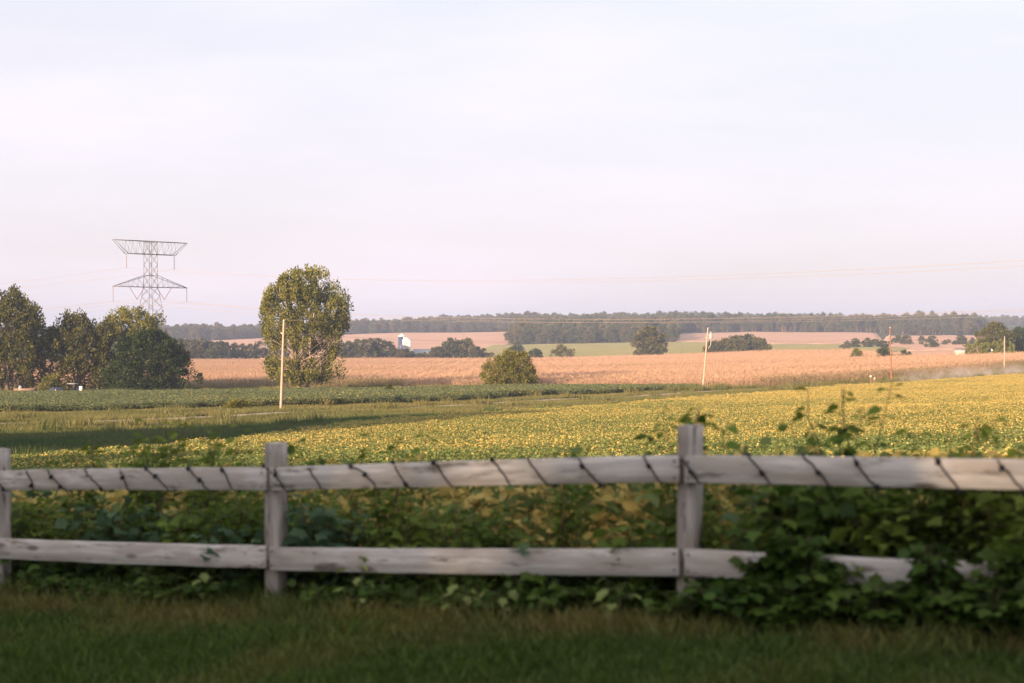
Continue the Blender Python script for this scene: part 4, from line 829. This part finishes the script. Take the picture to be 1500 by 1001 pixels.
# ------------------------------------------------------------------ weeds and vines along the fence
def weed_meshes(seed, h, w, nst, nlf, leaf, tmpl, mat, droop=.3, pet=.05):
    r = np.random.default_rng(seed); mb = MB(); C, D, Nn, Ln, LR = [], [], [], [], []
    for s in range(nst):
        a = r.random() * 6.28; ln = h * r.uniform(.65, 1.08); e = np.array([math.cos(a), math.sin(a), 0]) * w * r.uniform(.2, 1); t = np.linspace(0, 1, 8)[:, None]
        P = e * t ** 1.5 + np.array([0, 0, 1]) * (ln * (t - droop * .5 * t ** 3)) + np.concatenate([[[0, 0, 0]], r.normal(size=(7, 3)) * .012]); P[0, 2] = -.04
        mb.tube(P, np.linspace(.006, .0018, 8), 5)
        for q in range(nlf):
            u = r.uniform(.12, 1); k = min(6, int(u * 7)); p = P[k] + (P[k + 1] - P[k]) * (u * 7 - k); b = r.random() * 6.28; d = np.array([math.cos(b), math.sin(b), r.uniform(-.1, .5)])
            pe = p + d * pet * r.uniform(.5, 1.5); mb.tube([p, pe], .0014, 3, False); C.append(pe); D.append(d * [1, 1, .4] + [0, 0, r.uniform(-.7, .15)]); Nn.append(np.array([0, 0, 1]) + r.normal(size=3) * .45); Ln.append(leaf * r.uniform(.55, 1.25)); LR.append(r.random())
    C, D, Nn, Ln = map(np.array, (C, D, Nn, Ln)); wd = .95 if tmpl is T_LOBE else .62
    return mb.mesh('stem', M['stem'], True), leaf_mesh('foliage', C, D, Nn, Ln, Ln * wd, tmpl, M[mat], np.array(LR)), (C, D, Nn, Ln, LR)
WK = {'vine': [weed_meshes(700 + i, .62, .30, 10, 22, .088, T_LOBE, 'weed', .4, .07)[:2] for i in range(3)],
      'tall': [weed_meshes(710 + i, .80, .20, 8, 22, .082, T_OVAL, 'weed', .15, .03)[:2] for i in range(3)],
      'blue': [weed_meshes(720 + i, .60, .26, 8, 14, .10, T_LOBE, 'weed_blue', .3, .06)[:2] for i in range(2)],
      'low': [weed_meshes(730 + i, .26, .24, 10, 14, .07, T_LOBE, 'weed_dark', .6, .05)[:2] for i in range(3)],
      'spray': [weed_meshes(740 + i, .90, .28, 8, 34, .06, T_OVAL, 'weed', .1, .02)[:2] for i in range(2)]}
def fpt(s, back):       # s metres along the fence from the middle post, back metres behind it (negative: lawn side)
    q = FP[4] + fd * s - fn * back; return float(q[0]), float(q[1])
KH = {'vine': .67, 'tall': .86, 'blue': .65, 'low': .28, 'spray': .97, 'creeper': .62}
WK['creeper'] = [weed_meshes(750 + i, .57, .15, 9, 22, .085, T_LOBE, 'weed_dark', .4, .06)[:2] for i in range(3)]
def weed(kind, s, back, top, label, group):
    sc = top / KH[kind]; x, y = fpt(s, back); st, fo = random.choice(WK[kind]); o = empty('weed_plant', (x, y, float(gz(x, y)) - .01), random.random() * 6.28, label, 'weed', group)
    o.scale = (max(.75, sc), max(.75, sc), sc); obj('stem', st, o); obj('foliage', fo, o); return o
LOOK = {'vine': 'weed with broad lobed leaves', 'tall': 'upright weed with oval leaves', 'blue': 'bluish green weed with broad leaves', 'spray': 'feathery weed with many small leaves', 'low': 'low creeping weed with lobed leaves'}
def bay(s): return 'between end post and shorter post' if s < -2.55 else ('between shorter and middle post' if s < 0 else 'past the middle post')
# behind the fence, seen between the rails
s = -5.6
while s < 3.4:
    low = -1.35 < s < -.45
    for b_ in (.16, .42, .72):
        if low and (b_ > .5 or random.random() < .4): continue
        kd = random.choice(['vine', 'tall', 'tall', 'spray', 'spray', 'blue']); top = random.uniform(.50, .74)
        if -2.3 < s < -1.3: top *= .88
        if low: top *= .5
        if s > .15: top = random.uniform(.60, .80)
        if kd == 'blue' and s > .2: kd = 'vine'
        weed(kd, s + random.uniform(-.09, .09), b_ + random.uniform(-.07, .07), top, LOOK[kd] + ' behind the fence, ' + bay(s), LOOK[kd] + ' behind the fence')
    s += .23
# low growth in front, under the bottom rail
s = -5.0
while s < 2.6:
    if abs(s + 2.545) < .16: s += .19; continue
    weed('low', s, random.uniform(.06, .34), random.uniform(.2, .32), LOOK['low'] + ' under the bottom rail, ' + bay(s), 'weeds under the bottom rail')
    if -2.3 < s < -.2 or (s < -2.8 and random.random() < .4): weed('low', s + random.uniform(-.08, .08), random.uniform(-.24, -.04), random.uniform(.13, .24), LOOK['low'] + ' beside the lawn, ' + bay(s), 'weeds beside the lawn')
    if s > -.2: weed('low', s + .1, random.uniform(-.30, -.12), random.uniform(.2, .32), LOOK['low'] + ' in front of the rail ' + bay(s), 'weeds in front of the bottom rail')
    s += .19
# the mass of vines spilling over the bottom rail at the right
for s, b_, top in [(.40, -.14, .44), (.52, -.14, .56), (.64, -.16, .50), (.46, -.27, .32), (.62, -.30, .30), (.72, -.24, .34), (.54, -.38, .20)]:
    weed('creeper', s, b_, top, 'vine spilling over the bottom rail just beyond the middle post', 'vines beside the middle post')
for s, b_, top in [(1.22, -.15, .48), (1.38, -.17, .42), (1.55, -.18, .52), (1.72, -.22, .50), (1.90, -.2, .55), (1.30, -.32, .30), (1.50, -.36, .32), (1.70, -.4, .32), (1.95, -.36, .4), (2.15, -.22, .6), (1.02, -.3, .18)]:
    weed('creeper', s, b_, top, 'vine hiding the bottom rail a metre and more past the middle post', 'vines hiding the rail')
for s, b_, top, lb in [(-.16, .35, 1.10, 'tall feathery spray rising above the top rail just before the middle post'), (.62, .40, 1.16, 'tall thin weed standing above the top rail beyond the middle post'),
                      (-2.0, .35, 1.02, 'tall thin weed poking above the top rail beside the shorter post'), (1.22, .3, 1.0, 'yellowish weed bending over the top rail among the vines')]:
    weed('spray', s, b_, top, lb, None)
for s, b_, top in [(-3.3, .9, 1.05), (-3.75, .7, 1.0), (-4.0, 1.0, 1.15), (-4.35, .8, 1.1), (-4.6, 1.1, 1.2), (-4.9, .8, 1.05), (-1.0, .6, .9)]:
    weed('spray', s, b_, top, 'feathery weed rising above the rail between the end post and middle post', 'feathery weeds above the far rail')
for s, top in ((.98, .86), (1.30, .88), (1.52, .86), (1.75, .9)): weed('vine', s, .34, top, 'tall weed with drooping top leaning over the top rail among the vines', 'tall weeds over the vine-side rail')
# pale accent plants in front: every leaf a part of its own
T_L = mesh_np('leaf', *(lambda t: (np.stack([t[0][:, 0], t[0][:, 1] * .95, t[0][:, 2]], -1), t[1]))(T_LOBE), M['weed_light'], {'lr': np.linspace(.2, .8, len(T_LOBE[0]))})
for s, b_, h, lb in [(-1.71, -.33, .27, 'pale yellow green weed in front of the bottom rail, tallest of the pale ones'), (-1.12, -.27, .15, 'pale leafy weed under the bottom rail halfway between the posts'),
                     (-.90, -.22, .12, 'smallest pale weed, under the bottom rail halfway between posts'), (-.24, -.28, .18, 'pale weed with drooping leaves near the middle post'), (-3.0, -.10, .17, 'small pale weed under the rail between end post and shorter post')]:
    x, y = fpt(s, b_); o = empty('pale_weed', (x, y, float(gz(x, y)) - .01), 0, lb, 'weed'); mb = MB(); n = 13
    for q in range(n):
        a = q * 2.4 + s * 5; z = h * (q + 2) / n; p = np.array([.02 * math.sin(q), .02 * math.cos(q), z]); tip = p + np.array([math.cos(a) * .07, math.sin(a) * .07, .02]); mb.tube([p, tip], .0016, 4)
        lf = obj('leaf', T_L, o, tuple(tip)); k_ = random.uniform(.03, .085); lf.scale = (k_, k_, k_); lf.rotation_euler = (random.uniform(-.3, .3), random.uniform(.2, .9), a)
    mb.tube([(0, 0, -.03), (.01, .01, h * .5), (.02 * math.sin(n), .02 * math.cos(n), h * 1.1)], [.005, .004, .002], 6); obj('stem', mb.mesh('stem', M['stem']), o)

# ------------------------------------------------------------------ lawn and dry fringe
lt_ = [grass_tile('lawn_tile', .34, 260, .05, .006, M['lawn'], .5) for _ in range(4)] + [grass_tile('fringe_tile', .3, 90, .11, .006, M['lawn'], .55) for _ in range(2)]
lp = [(-7.5, 3.2), (7, 2.2), (7, 4.0), (2.96, 6.3), (-1.3, 8.9), (-7.5, 12.4)]
x, y = grid_pts(lp, .15, .5); k = view_ok(x, y, .12, 2.2); x, y = x[k], y[k]
dist = (x - FP[4][0]) * fn[0] + (y - FP[4][1]) * fn[1]           # metres on the lawn side of the fence
fr = np.exp(-((dist - .42) / .22) ** 2); nz = fbm(x * 2, y * 2, 31)
dry = np.clip(.05 + .8 * (nz - .5) + .7 * fr * (.1 + nz), 0, .85); isf = (rng.random(len(x)) < np.clip(fr * .6 + (dist < .2) * .5 + .06, 0, .9))
scatter('lawn_grass', np.stack([x, y, gz(x, y) - .003], -1), rng.random(len(x)) * 6.28, .8 + .5 * rng.random(len(x)), np.where(isf, 4 + rng.integers(0, 2, len(x)), rng.integers(0, 4, len(x))), lt_,
        {'yel': dry}, 'short shaded lawn with a browner fringe along the fence', 'grass')
